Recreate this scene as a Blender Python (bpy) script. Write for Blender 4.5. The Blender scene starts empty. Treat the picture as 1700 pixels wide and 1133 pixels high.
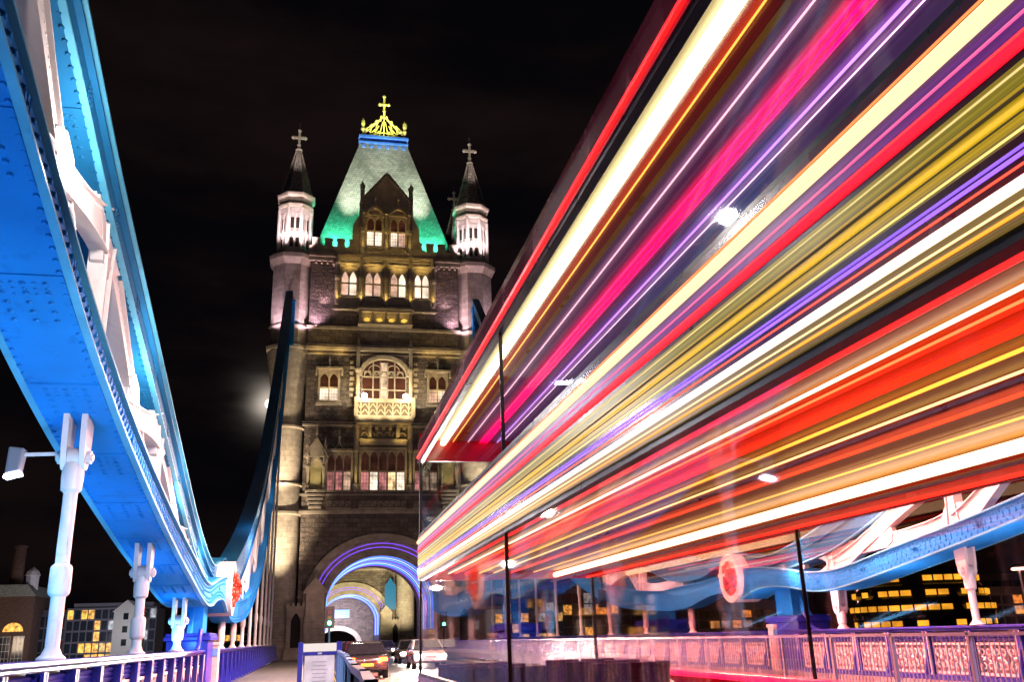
import bpy, math, random
from mathutils import Vector, Matrix
random.seed(7)
sc = bpy.context.scene
E = 1.5                                   # eye height above the road

# ---------------------------------------------------------------- camera
YAW, PITCH, ROLL, FPX = 0.21852734, 0.31582923, math.radians(-1.9), 1500.0
fw = Vector((math.sin(YAW)*math.cos(PITCH), math.cos(YAW)*math.cos(PITCH), math.sin(PITCH)))
rt = Vector((math.cos(YAW), -math.sin(YAW), 0)); up = rt.cross(fw)
r2 = math.cos(ROLL)*rt + math.sin(ROLL)*up; u2 = -math.sin(ROLL)*rt + math.cos(ROLL)*up
cd = bpy.data.cameras.new("camera"); cam = bpy.data.objects.new("camera", cd)
sc.collection.objects.link(cam); sc.camera = cam
M4 = Matrix((r2, u2, -fw)).transposed().to_4x4(); M4.translation = Vector((0, 0, E))
cam.matrix_world = M4
cd.sensor_width = 36; cd.lens = FPX/1700*36; cd.clip_end = 9000; cd.clip_start = 0.05

# ---------------------------------------------------------------- night sky
MOON = Vector((-0.0515, 0.968, 0.244)).normalized()
w = bpy.data.worlds.new("World"); sc.world = w; w.use_nodes = True
N, L = w.node_tree.nodes, w.node_tree.links
N.clear()
wo = N.new("ShaderNodeOutputWorld"); bg = N.new("ShaderNodeBackground")
tc = N.new("ShaderNodeTexCoord")
dot = N.new("ShaderNodeVectorMath"); dot.operation = 'DOT_PRODUCT'; dot.inputs[1].default_value = MOON
L.new(tc.outputs['Generated'], dot.inputs[0])
mp = N.new("ShaderNodeMapping"); mp.inputs['Scale'].default_value = (2.2, 2.2, 7.5); mp.inputs['Rotation'].default_value = (0.2, 0.25, 0)
L.new(tc.outputs['Generated'], mp.inputs[0])
nz = N.new("ShaderNodeTexNoise"); nz.inputs['Scale'].default_value = 1.6; nz.inputs['Detail'].default_value = 7; nz.inputs['Roughness'].default_value = .6
L.new(mp.outputs[0], nz.inputs[0])
cr = N.new("ShaderNodeValToRGB"); cr.color_ramp.elements[0].position = .40; cr.color_ramp.elements[0].color = (.0016, .0013, .002, 1)
cr.color_ramp.elements[1].position = .72; cr.color_ramp.elements[1].color = (.0075, .0042, .0042, 1)
L.new(nz.outputs['Fac'], cr.inputs[0])
def mth(op, a, b=None, nt=None):
    n = (nt or w.node_tree).nodes.new("ShaderNodeMath"); n.operation = op
    for i, v in enumerate((a, b)):
        if v is None: continue
        if isinstance(v, (int, float)): n.inputs[i].default_value = v
        else: (nt or w.node_tree).links.new(v, n.inputs[i])
    return n.outputs[0]
mx = mth('MAXIMUM', dot.outputs['Value'], 0.0)
g1 = mth('MULTIPLY', mth('POWER', mx, 9000.0), 0.65)
g2 = mth('MULTIPLY', mth('POWER', mx, 2600.0), 0.10)
nz2 = N.new("ShaderNodeTexNoise"); nz2.inputs['Scale'].default_value = 5; nz2.inputs['Detail'].default_value = 6
L.new(mp.outputs[0], nz2.inputs[0])
gn = mth('MULTIPLY', g2, mth('MULTIPLY', mth('MAXIMUM', mth('SUBTRACT', nz2.outputs['Fac'], .30), 0.0), 3.4))
gs = mth('ADD', g1, gn)
gc = N.new("ShaderNodeMix"); gc.data_type = 'RGBA'; gc.blend_type = 'MULTIPLY'; gc.inputs[0].default_value = 1
gc.inputs[6].default_value = (1, .86, .72, 1)
cmb = N.new("ShaderNodeCombineColor")
for i in range(3): L.new(gs, cmb.inputs[i])
L.new(cmb.outputs[0], gc.inputs[7])
ad = N.new("ShaderNodeMix"); ad.data_type = 'RGBA'; ad.blend_type = 'ADD'; ad.inputs[0].default_value = 1
L.new(cr.outputs[0], ad.inputs[6]); L.new(gc.outputs[2], ad.inputs[7])
L.new(ad.outputs[2], bg.inputs[0]); bg.inputs[1].default_value = 1.0
L.new(bg.outputs[0], wo.inputs[0])
sd = bpy.data.lights.new("moonlight", 'SUN'); sd.energy = .03; sd.angle = math.radians(.5); sd.color = (.8, .85, 1)
so = bpy.data.objects.new("moonlight", sd); sc.collection.objects.link(so)
so.rotation_euler = (-MOON).to_track_quat('-Z', 'Y').to_euler()
sc.view_settings.view_transform = 'Standard'; sc.view_settings.look = 'None'
sc.view_settings.exposure = 0; sc.view_settings.gamma = 1
sc.cycles.use_light_tree = True
sc.cycles.max_bounces = 6; sc.cycles.diffuse_bounces = 2; sc.cycles.glossy_bounces = 3; sc.cycles.transparent_max_bounces = 12
sc.cycles.sample_clamp_indirect = 4

# ---------------------------------------------------------------- helpers
def link(o): sc.collection.objects.link(o); return o
def tag(o, label=None, cat=None, group=None, kind=None):
    if label: o['label'] = label
    if cat: o['category'] = cat
    if group: o['group'] = group
    if kind: o['kind'] = kind
    return o
def thing(name, label, cat, loc=(0, 0, 0), group=None, rz=0):
    o = link(bpy.data.objects.new(name, None)); o.location = loc; o.rotation_euler = (0, 0, rz)
    o.empty_display_size = .3
    return tag(o, label, cat, group)
def copy_tree(o, parent=None):
    c = o.copy(); link(c); c.parent = parent
    if parent: c.matrix_parent_inverse = o.matrix_parent_inverse
    for ch in [x for x in bpy.data.objects if x.parent == o]: copy_tree(ch, c)
    return c
class MB:
    def __init__(s, off=(0, 0, 0)): s.v = []; s.f = []; s.off = Vector(off)
    def add(s, vs, fs):
        b = len(s.v); s.v += [tuple(Vector(p)+s.off) for p in vs]; s.f += [tuple(i+b for i in f) for f in fs]; return s
    def box(s, x0, x1, y0, y1, z0, z1):
        return s.add([(x0,y0,z0),(x1,y0,z0),(x1,y1,z0),(x0,y1,z0),(x0,y0,z1),(x1,y0,z1),(x1,y1,z1),(x0,y1,z1)],
            [(0,3,2,1),(4,5,6,7),(0,1,5,4),(1,2,6,5),(2,3,7,6),(3,0,4,7)])
    def cbox(s, c, d): return s.box(c[0]-d[0]/2,c[0]+d[0]/2,c[1]-d[1]/2,c[1]+d[1]/2,c[2]-d[2]/2,c[2]+d[2]/2)
    def prism(s, pts, ax, t0, t1):
        def P(a, b, t): return {'y': (a, t, b), 'x': (t, a, b), 'z': (a, b, t)}[ax]
        n = len(pts)
        vs = [P(a, b, t0) for a, b in pts]+[P(a, b, t1) for a, b in pts]
        fs = [tuple(range(n-1, -1, -1)), tuple(range(n, 2*n))]+[(i, (i+1) % n, (i+1) % n+n, i+n) for i in range(n)]
        return s.add(vs, fs)
    def bar(s, p0, p1, wd, th, upv=(0, 0, 1)):
        p0, p1 = Vector(p0), Vector(p1); d = (p1-p0).normalized(); a = d.cross(Vector(upv))
        if a.length < 1e-4: a = d.cross(Vector((0, 1, 0)))
        a.normalize(); b = a.cross(d)
        if not isinstance(wd, tuple): wd = (wd, wd)
        vs = []
        for p, q in ((p0, wd[0]), (p1, wd[1])):
            for i, j in ((-1,-1),(1,-1),(1,1),(-1,1)): vs.append(p+a*i*th/2+b*j*q/2)
        return s.add(vs, [(0,1,2,3),(7,6,5,4),(0,4,5,1),(1,5,6,2),(2,6,7,3),(3,7,4,0)])
    def tube(s, p0, p1, r0, r1=None, n=10):
        r1 = r0 if r1 is None else r1
        p0, p1 = Vector(p0), Vector(p1); d = (p1-p0).normalized()
        a = d.orthogonal().normalized(); b = d.cross(a)
        vs = [p+(a*math.cos(k*2*math.pi/n)+b*math.sin(k*2*math.pi/n))*r for p, r in ((p0, r0), (p1, r1)) for k in range(n)]
        return s.add(vs, [tuple(range(n-1,-1,-1)), tuple(range(n, 2*n))]+[(k,(k+1)%n,(k+1)%n+n,k+n) for k in range(n)])
    def path(s, pts, r, n=8):
        for a, b in zip(pts, pts[1:]): s.tube(a, b, r, r, n)
        return s
    def lathe(s, c, prof, n=8, rot=0.0):
        c = Vector(c); vs = []
        for r, z in prof:
            for k in range(n):
                a = rot+k*2*math.pi/n; vs.append((c.x+r*math.cos(a), c.y+r*math.sin(a), c.z+z))
        m = len(prof)
        fs = [tuple(range(n-1,-1,-1)), tuple(range((m-1)*n, m*n))]
        for j in range(m-1):
            for k in range(n): fs.append((j*n+k, j*n+(k+1)%n, (j+1)*n+(k+1)%n, (j+1)*n+k))
        return s.add(vs, fs)
    def dome(s, c, nrm, r, n=6):
        c = Vector(c); nrm = Vector(nrm).normalized(); a = nrm.orthogonal().normalized(); b = nrm.cross(a)
        vs = []
        for rr, h in ((r, 0), (r*.75, r*.5)):
            for k in range(n): vs.append(c+(a*math.cos(k*2*math.pi/n)+b*math.sin(k*2*math.pi/n))*rr+nrm*h)
        return s.add(vs, [tuple(range(n, 2*n))]+[(k,(k+1)%n,(k+1)%n+n,k+n) for k in range(n)])
    def ball(s, c, r, n=8, sz=1):
        return s.lathe(c, [(max(r*math.sin(math.pi*i/6), .001), -r*sz*math.cos(math.pi*i/6)) for i in range(7)], n)
    def sheet(s, x0, x1, y0, y1, z): return s.add([(x0,y0,z),(x1,y0,z),(x1,y1,z),(x0,y1,z)], [(0,1,2,3)])
    # arches in the XZ plane
    def arch_fill(s, cx, half, zs, rise, ztop, y0, y1, kind='ell', n=20):
        c = arch(cx, half, zs, rise, kind, n)
        for (xa, za), (xb, zb) in zip(c, c[1:]):
            s.add([(xa,y0,za),(xb,y0,zb),(xb,y0,ztop),(xa,y0,ztop),(xa,y1,za),(xb,y1,zb),(xb,y1,ztop),(xa,y1,ztop)],
                  [(0,1,2,3),(7,6,5,4),(0,4,5,1),(3,2,6,7)])
        return s
    def arch_ring(s, cx, h0, r0, h1, r1, zs, y0, y1, kind='ell', n=28, foot=None):
        a = arch(cx, h0, zs, r0, kind, n); b = arch(cx, h1, zs, r1, kind, n)
        if foot is not None:
            a = [(cx-h0, foot)]+a+[(cx+h0, foot)]; b = [(cx-h1, foot)]+b+[(cx+h1, foot)]
        for i in range(len(a)-1):
            p = [a[i], a[i+1], b[i+1], b[i]]
            s.add([(x,y0,z) for x, z in p]+[(x,y1,z) for x, z in p], [(0,1,2,3),(7,6,5,4),(0,4,5,1),(1,5,6,2),(2,6,7,3),(3,7,4,0)])
        return s
    def wall(s, x0, x1, z0, z1, yf, th, holes):
        xs = sorted({x0, x1, *[h[0] for h in holes], *[h[1] for h in holes]}); zs = sorted({z0, z1, *[h[2] for h in holes], *[h[3] for h in holes]})
        for a, b in zip(xs, xs[1:]):
            for c, d in zip(zs, zs[1:]):
                mx_, mz_ = (a+b)/2, (c+d)/2
                if any(h[0] < mx_ < h[1] and h[2] < mz_ < h[3] for h in holes): continue
                s.add([(a,yf,c),(b,yf,c),(b,yf,d),(a,yf,d)], [(0,1,2,3)])
        for a, b, c, d in holes:
            s.add([(a,yf,c),(b,yf,c),(b,yf,d),(a,yf,d),(a,yf+th,c),(b,yf+th,c),(b,yf+th,d),(a,yf+th,d)],
                  [(0,4,5,1),(1,5,6,2),(2,6,7,3),(3,7,4,0),(4,7,6,5)])
        return s
    def build(s, name, m, parent=None, smooth=False, bevel=0, kind=None, label=None):
        me = bpy.data.meshes.new(name); me.from_pydata(s.v, [], s.f); me.materials.append(m); me.update()
        if smooth:
            for p in me.polygons: p.use_smooth = True
            try: me.set_sharp_from_angle(angle=math.radians(40))
            except Exception: pass
        o = link(bpy.data.objects.new(name, me)); o.parent = parent
        if bevel:
            b = o.modifiers.new('bevel', 'BEVEL'); b.width = bevel; b.segments = 2; b.limit_method = 'ANGLE'; b.angle_limit = .6
        if kind: o['kind'] = kind
        if label: o['label'] = label
        return o
def arch(cx, half, zs, rise, kind='ell', n=20):
    o = []
    for i in range(n+1):
        t = math.pi*(1-i/n)
        if kind == 'ell': o.append((cx+half*math.cos(t), zs+rise*math.sin(t)))
        else:
            u = math.cos(t); o.append((cx+half*u, zs+rise*(1-abs(u)**1.7)))
    return o
def interp(pts, t):
    if t <= pts[0][0]:
        (a, b), (c, d) = pts[0], pts[1]; return b+(d-b)*(t-a)/(c-a)
    for i in range(len(pts)-1):
        if pts[i][0] <= t <= pts[i+1][0]:
            p0 = pts[max(i-1, 0)]; p1 = pts[i]; p2 = pts[i+1]; p3 = pts[min(i+2, len(pts)-1)]
            h = p2[0]-p1[0]; u = (t-p1[0])/h
            m1 = (p2[1]-p0[1])/(p2[0]-p0[0])*h; m2 = (p3[1]-p1[1])/(p3[0]-p1[0])*h
            return (2*u**3-3*u**2+1)*p1[1]+(u**3-2*u**2+u)*m1+(-2*u**3+3*u**2)*p2[1]+(u**3-u**2)*m2
    (a, b), (c, d) = pts[-2], pts[-1]; return d+(d-b)*(t-c)/(c-a)

# ---------------------------------------------------------------- materials
def newmat(name):
    m = bpy.data.materials.new(name); m.use_nodes = True
    return m, m.node_tree, m.node_tree.nodes['Principled BSDF']
def paint(name, col, rough=.5, metal=0.0, var=.12, scale=3.0, bump=.0, bscale=20.0, dirt=0.0, dcol=(.12, .06, .03), coat=0):
    m, nt, b = newmat(name)
    b.inputs['Roughness'].default_value = rough; b.inputs['Metallic'].default_value = metal
    if name in ('blue_paint', 'teal_blue_paint'): b.inputs['Specular IOR Level'].default_value = .10
    if coat: b.inputs['Coat Weight'].default_value = coat
    t = nt.nodes.new("ShaderNodeTexCoord"); n = nt.nodes.new("ShaderNodeTexNoise"); n.inputs['Scale'].default_value = scale; n.inputs['Detail'].default_value = 8
    nt.links.new(t.outputs['Object'], n.inputs[0])
    r = nt.nodes.new("ShaderNodeValToRGB"); r.color_ramp.elements[0].position = .3; r.color_ramp.elements[1].position = .7
    r.color_ramp.elements[0].color = (*[c*(1-var) for c in col], 1); r.color_ramp.elements[1].color = (*[min(c*(1+var), 1) for c in col], 1)
    nt.links.new(n.outputs['Fac'], r.inputs[0]); out = r.outputs[0]
    if dirt:
        n2 = nt.nodes.new("ShaderNodeTexNoise"); n2.inputs['Scale'].default_value = scale*2.3; n2.inputs['Detail'].default_value = 10; n2.inputs['Roughness'].default_value = .7
        nt.links.new(t.outputs['Object'], n2.inputs[0])
        r3 = nt.nodes.new("ShaderNodeValToRGB"); r3.color_ramp.elements[0].position = .56; r3.color_ramp.elements[1].position = .7
        nt.links.new(n2.outputs['Fac'], r3.inputs[0])
        f = mth('MULTIPLY', r3.outputs[0], dirt, nt)
        mxn = nt.nodes.new("ShaderNodeMix"); mxn.data_type = 'RGBA'; nt.links.new(f, mxn.inputs[0]); nt.links.new(out, mxn.inputs[6]); mxn.inputs[7].default_value = (*dcol, 1)
        out = mxn.outputs[2]
    nt.links.new(out, b.inputs['Base Color'])
    rr = mth('ADD', mth('MULTIPLY', n.outputs['Fac'], .25, nt), max(rough-.12, 0), nt); nt.links.new(rr, b.inputs['Roughness'])
    if bump:
        n3 = nt.nodes.new("ShaderNodeTexNoise"); n3.inputs['Scale'].default_value = bscale; n3.inputs['Detail'].default_value = 5
        nt.links.new(t.outputs['Object'], n3.inputs[0])
        bp = nt.nodes.new("ShaderNodeBump"); bp.inputs['Strength'].default_value = bump; bp.inputs['Distance'].default_value = .03
        nt.links.new(n3.outputs['Fac'], bp.inputs['Height']); nt.links.new(bp.outputs[0], b.inputs['Normal'])
    return m
def brick(name, c1, c2, mortar, bw=.9, bh=.42, ms=.02, bump=.6, rough=.85, rock=.5, dist=.08, flat=False):
    m, nt, b = newmat(name); b.inputs['Roughness'].default_value = rough
    t = nt.nodes.new("ShaderNodeTexCoord"); sx = nt.nodes.new("ShaderNodeSeparateXYZ"); nt.links.new(t.outputs['Object'], sx.inputs[0])
    cx = nt.nodes.new("ShaderNodeCombineXYZ")
    if flat: nt.links.new(sx.outputs[0], cx.inputs[0]); nt.links.new(sx.outputs[1], cx.inputs[1])
    else: nt.links.new(mth('ADD', sx.outputs[0], sx.outputs[1], nt), cx.inputs[0]); nt.links.new(sx.outputs[2], cx.inputs[1])
    br = nt.nodes.new("ShaderNodeTexBrick"); br.inputs['Scale'].default_value = 1; br.inputs['Brick Width'].default_value = bw; br.inputs['Row Height'].default_value = bh
    br.inputs['Mortar Size'].default_value = ms; br.inputs['Mortar Smooth'].default_value = .3
    br.inputs['Color1'].default_value = (*c1, 1); br.inputs['Color2'].default_value = (*c2, 1); br.inputs['Mortar'].default_value = (*mortar, 1)
    nt.links.new(cx.outputs[0], br.inputs[0])
    n = nt.nodes.new("ShaderNodeTexNoise"); n.inputs['Scale'].default_value = 2.2; n.inputs['Detail'].default_value = 10; n.inputs['Roughness'].default_value = .65
    nt.links.new(t.outputs['Object'], n.inputs[0])
    r = nt.nodes.new("ShaderNodeMapRange"); r.inputs[1].default_value = .25; r.inputs[2].default_value = .75; r.inputs[3].default_value = .6; r.inputs[4].default_value = 1.3
    nt.links.new(n.outputs['Fac'], r.inputs[0])
    mu = nt.nodes.new("ShaderNodeVectorMath"); mu.operation = 'SCALE'; nt.links.new(br.outputs['Color'], mu.inputs[0]); nt.links.new(r.outputs[0], mu.inputs['Scale'])
    nt.links.new(mu.outputs[0], b.inputs['Base Color'])
    n2 = nt.nodes.new("ShaderNodeTexNoise"); n2.inputs['Scale'].default_value = 5.5; n2.inputs['Detail'].default_value = 6
    nt.links.new(t.outputs['Object'], n2.inputs[0])
    h = mth('ADD', mth('MULTIPLY', mth('SUBTRACT', 1.0, br.outputs['Fac'], nt), .8, nt), mth('MULTIPLY', n2.outputs['Fac'], rock, nt), nt)
    bp = nt.nodes.new("ShaderNodeBump"); bp.inputs['Strength'].default_value = bump; bp.inputs['Distance'].default_value = dist
    nt.links.new(h, bp.inputs['Height']); nt.links.new(bp.outputs[0], b.inputs['Normal'])
    return m
def emit(name, col, st, var=0.0, scale=2.0):
    m, nt, b = newmat(name); b.inputs['Base Color'].default_value = (*[c*.12 for c in col], 1); b.inputs['Roughness'].default_value = .35
    b.inputs['Emission Color'].default_value = (*col, 1); b.inputs['Emission Strength'].default_value = st
    if var:
        t = nt.nodes.new("ShaderNodeTexCoord"); n = nt.nodes.new("ShaderNodeTexNoise"); n.inputs['Scale'].default_value = scale; n.inputs['Detail'].default_value = 4
        nt.links.new(t.outputs['Object'], n.inputs[0])
        r = nt.nodes.new("ShaderNodeMapRange"); r.inputs[1].default_value = .3; r.inputs[2].default_value = .7; r.inputs[3].default_value = st*(1-var); r.inputs[4].default_value = st*(1+var)
        nt.links.new(n.outputs['Fac'], r.inputs[0]); nt.links.new(r.outputs[0], b.inputs['Emission Strength'])
    return m
def streak(name, c1, c2, st=0.0, rough=.35, sc_=(6, .12, 55), spread=.16):  # lengthwise noise streaks that imitate light trails in the colour
    m, nt, b = newmat(name); b.inputs['Roughness'].default_value = rough
    t = nt.nodes.new("ShaderNodeTexCoord"); mp_ = nt.nodes.new("ShaderNodeMapping"); mp_.inputs['Scale'].default_value = sc_
    nt.links.new(t.outputs['Object'], mp_.inputs[0])
    n = nt.nodes.new("ShaderNodeTexNoise"); n.inputs['Scale'].default_value = 1; n.inputs['Detail'].default_value = 5; n.inputs['Roughness'].default_value = .7
    nt.links.new(mp_.outputs[0], n.inputs[0]); r = nt.nodes.new("ShaderNodeValToRGB")
    r.color_ramp.elements[0].position = .5-spread; r.color_ramp.elements[1].position = .5+spread
    r.color_ramp.elements[0].color = (*c1, 1); r.color_ramp.elements[1].color = (*c2, 1)
    nt.links.new(n.outputs['Fac'], r.inputs[0]); nt.links.new(r.outputs[0], b.inputs['Base Color'])
    if st: nt.links.new(r.outputs[0], b.inputs['Emission Color']); b.inputs['Emission Strength'].default_value = st
    return m
def glassy(name, col, alpha=.12, rough=.03):
    m, nt, b = newmat(name); o = nt.nodes['Material Output']
    tr = nt.nodes.new("ShaderNodeBsdfTransparent"); tr.inputs[0].default_value = (*col, 1)
    gl = nt.nodes.new("ShaderNodeBsdfGlossy"); gl.inputs['Roughness'].default_value = rough; gl.inputs[0].default_value = (.9, .9, .9, 1)
    fr = nt.nodes.new("ShaderNodeLayerWeight"); fr.inputs[0].default_value = .12
    f = mth('MINIMUM', mth('ADD', mth('MULTIPLY', fr.outputs['Fresnel'], .34, nt), alpha*.1, nt), .3, nt)
    mxs = nt.nodes.new("ShaderNodeMixShader"); nt.links.new(f, mxs.inputs[0]); nt.links.new(tr.outputs[0], mxs.inputs[1]); nt.links.new(gl.outputs[0], mxs.inputs[2])
    nt.links.new(mxs.outputs[0], o.inputs[0]); return m

BLUE = paint('blue_paint', (.012, .22, .62), .55, var=.10, scale=1.2, bump=.12, bscale=14, dirt=.55, dcol=(.008, .09, .30))
TEAL = paint('teal_blue_paint', (.010, .12, .27), .5, var=.15, scale=1.5, bump=.12, bscale=14, dirt=.35, dcol=(.01, .09, .18))
WHITE = paint('white_paint', (.78, .72, .70), .45, var=.06, scale=2, bump=.15, bscale=12, dirt=.3, dcol=(.45, .30, .20))
FLANGE = paint('light_teal_flange', (.07, .36, .55), .45, var=.15, scale=2, bump=.1, dirt=.4, dcol=(.02, .14, .22))
DBLUE = paint('royal_blue_paint', (.016, .022, .34), .35, var=.1, scale=2, bump=.1, bscale=12)
LBLUE = paint('pale_blue_paint', (.10, .28, .55), .35, var=.1, scale=3, bump=.08)
LILAC = paint('lilac_grey_paint', (.30, .36, .58), .4, var=.1, scale=3)
RED = paint('red_enamel', (.62, .04, .02), .4, var=.2, scale=8, bump=.4, bscale=25)
GRANITE = brick('rough_granite', (.20, .16, .135), (.11, .09, .08), (.07, .06, .055), bw=.85, bh=.42, bump=1.0, rock=1.1, dist=.14)
ASHLAR = brick('smooth_limestone', (.46, .41, .34), (.38, .335, .28), (.24, .21, .17), bw=1.2, bh=.5, ms=.012, bump=.35, rock=.25, dist=.03)
STONE = paint('carved_stone', (.36, .31, .25), .8, var=.25, scale=1.6, bump=.5, bscale=9, dirt=.4, dcol=(.14, .11, .09))
SLATE = brick('roof_slate', (.30, .31, .27), (.20, .215, .19), (.08, .08, .075), bw=.45, bh=.28, ms=.018, bump=.6, rock=.2, dist=.03, rough=.6)
DSLATE = brick('spire_stone', (.34, .29, .27), (.24, .21, .20), (.06, .055, .05), bw=.5, bh=.4, ms=.03, bump=.8, rock=.4, dist=.05)
GOLD = paint('gilded_metal', (.83, .70, .22), .35, .6, .1, 5)
LEAD = paint('blue_lead_ridge', (.04, .12, .42), .4, .2, .15, 3)
DARK = paint('dark_interior', (.02, .018, .018), .8)
GLASSD = paint('dark_leaded_glass', (.03, .022, .02), .15, var=.5, scale=4)
ASPHALT = paint('asphalt', (.055, .052, .052), .42, var=.35, scale=2.5, bump=.5, bscale=60)
PAVE = brick('pavement_slabs', (.23, .20, .18), (.17, .15, .14), (.07, .06, .055), bw=.9, bh=.6, ms=.012, bump=.3, rock=.15, dist=.02, flat=True)
PAVE.node_tree.nodes['Principled BSDF'].inputs['Roughness'].default_value = .5
KERB = paint('granite_kerb', (.30, .28, .26), .6, var=.2, scale=6, bump=.3)
LINEW = paint('road_paint_white', (.7, .7, .68), .5, var=.2, scale=6)
LINEY = paint('road_paint_yellow', (.75, .52, .05), .5, var=.2, scale=6)

def light(kind, name, loc, energy, col, aim=None, size=.25, spot=70, blend=.6, sy=None, rel=True):
    d = bpy.data.lights.new(name, kind); d.energy = energy; d.color = col
    if kind == 'AREA':
        d.size = size
        if sy: d.shape = 'RECTANGLE'; d.size_y = sy
    else: d.shadow_soft_size = size
    if kind == 'SPOT': d.spot_size = math.radians(spot); d.spot_blend = blend
    o = link(bpy.data.objects.new(name, d)); z = E if rel else 0
    o.location = (loc[0], loc[1], loc[2]+z)
    if aim is not None:
        v = Vector(aim)-Vector(loc); o.rotation_euler = v.to_track_quat('-Z', 'Y').to_euler()
    return o
WARM = (1, .62, .22); GOLDL = (1, .66, .17); PINK = (1, .62, .78); CREAM = (1, .86, .72); COOL = (.55, .78, 1); TEALL = (.08, 1, .55)
#@@SETTING
# ---------------------------------------------------------------- setting
def struct(name, mb, m): return mb.build(name, m, kind='structure')
Y0, Y1 = -30, 240
struct('road', MB().sheet(.75, 9.6, Y0, Y1, 0), ASPHALT)
struct('pavement', MB().box(-3.6, .55, Y0, 86.5, -.5, .15).box(-3.6, .95, 103, Y1, -.5, .15), PAVE)
struct('pavement', MB().box(9.75, 15.9, Y0, 86.5, -.5, .15).box(9.75, 15.9, 103, Y1, -.5, .15), PAVE)
struct('kerb', MB().box(.56, .75, Y0, Y1, -.3, .16), KERB)
struct('kerb', MB().box(9.6, 9.74, Y0, Y1, -.3, .16), KERB)
lm = MB()
for k in range(-5, 45): lm.box(5.1, 5.22, k*5, k*5+2.4, .001, .005)
struct('road_marking', lm, LINEW)
lm = MB()
for x in (1.0, 1.22, 9.1, 9.32): lm.box(x, x+.09, Y0, Y1, .001, .0052)
struct('road_marking', lm, LINEY)
struct('bridge_deck', MB().box(-3.7, 16.1, Y0, Y1, -2.2, -.52).box(.5, 9.8, Y0, Y1, -.5, -.02), paint('deck_steel', (.05, .12, .3), .5))
wm, nt, b = newmat('river_water'); b.inputs['Base Color'].default_value = (.01, .012, .016, 1); b.inputs['Roughness'].default_value = .12
t_ = nt.nodes.new("ShaderNodeTexCoord"); n_ = nt.nodes.new("ShaderNodeTexNoise"); n_.inputs['Scale'].default_value = .35; n_.inputs['Detail'].default_value = 5
nt.links.new(t_.outputs['Object'], n_.inputs[0]); bp_ = nt.nodes.new("ShaderNodeBump"); bp_.inputs['Strength'].default_value = .5; bp_.inputs['Distance'].default_value = .6
nt.links.new(n_.outputs['Fac'], bp_.inputs['Height']); nt.links.new(bp_.outputs[0], b.inputs['Normal'])
struct('river', MB().sheet(-4000, 4000, -4000, 4000, -9), wm)
QUAY = paint('quay_ground', (.07, .065, .06), .8, var=.3, scale=.4)
struct('embankment', MB().box(-900, -3.8, 225, 1500, -14, -4.5), QUAY)
struct('embankment', MB().box(-900, -30, 60, 224, -14, -4.5), QUAY)
struct('embankment', MB().box(30, 900, 34, 1500, -14, -3.2), QUAY)
struct('embankment', MB().box(-3.7, 16.1, 241, 1500, -14, -.1), QUAY)
#@@MOON
mo = MB().lathe((0, 0, 0), [(max(16*math.sin(math.pi*i/16), .01), -16*math.cos(math.pi*i/16)) for i in range(17)], 32).build('moon', emit('moon_surface', (1, .95, .85), 2.2, .15, .1), smooth=True)
mo.location = MOON*3000; tag(mo, 'bright full moon glowing through thin cloud left of the tower', 'moon')
#@@CHAIN
# ---------------------------------------------------------------- suspension chains (profiles relative to eye level)
LB = [(0,6.7),(4,5.62),(6.84,4.68),(8.6,4.05),(10.6,3.38),(13.4,2.70),(17.7,1.92),(21.6,1.36),(24,1.06),(25.6,1.02),(27.2,1.24),(29,1.3),(30.5,1.0)]
LT = [(a, b+(.34 if a < 14 else .40 if a < 20 else .46 if a < 25 else .5 if a < 28 else .62 if a < 30 else 1.0)) for a, b in LB]
UT = [(0,10.6),(5,9.0),(9.75,7.4),(12.3,6.5),(16.2,5.35),(18.2,4.76),(21.4,3.82),(24.5,2.98),(27.5,2.4),(29.3,2.28),(30.6,2.5)]
UB = [(a, b-(.80 if a < 26 else .6 if a < 30 else .42)) for a, b in UT]
LTU = LT; UL = [(a, b-.34) for a, b in UT]
UT2 = [(31.2,2.5),(32.2,2.75),(34.5,2.55),(38,3.3),(44.8,5.3),(52,8.2),(56,10.2),(63.8,15.4),(71.4,21.2),(78,26.7),(85.6,33.2)]
UB2 = [(a, b-(.42 if a < 32.5 else .6 if a < 36 else 1.15)) for a, b in UT2]
LB2 = [(31.2,1.0),(32.6,1.3),(34,1.2),(36,.9),(39,.88),(45,1.3),(51,2.5),(57,4.5),(63,8.0),(70,13.3),(76,19.0),(80,23.6),(85.6,30.6)]
LT2 = [(31.2,1.95),(32.6,1.85),(34.5,1.75),(36.5,1.7),(39,1.65),(45,2.1),(51,3.3),(57,5.3),(63,8.8),(70,14.1),(76,19.8),(80,24.4),(85.6,31.4)]
def frange(a, b, s):
    n = max(int(round((b-a)/s)), 1); return [a+(b-a)*i/n for i in range(n+1)]
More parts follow.
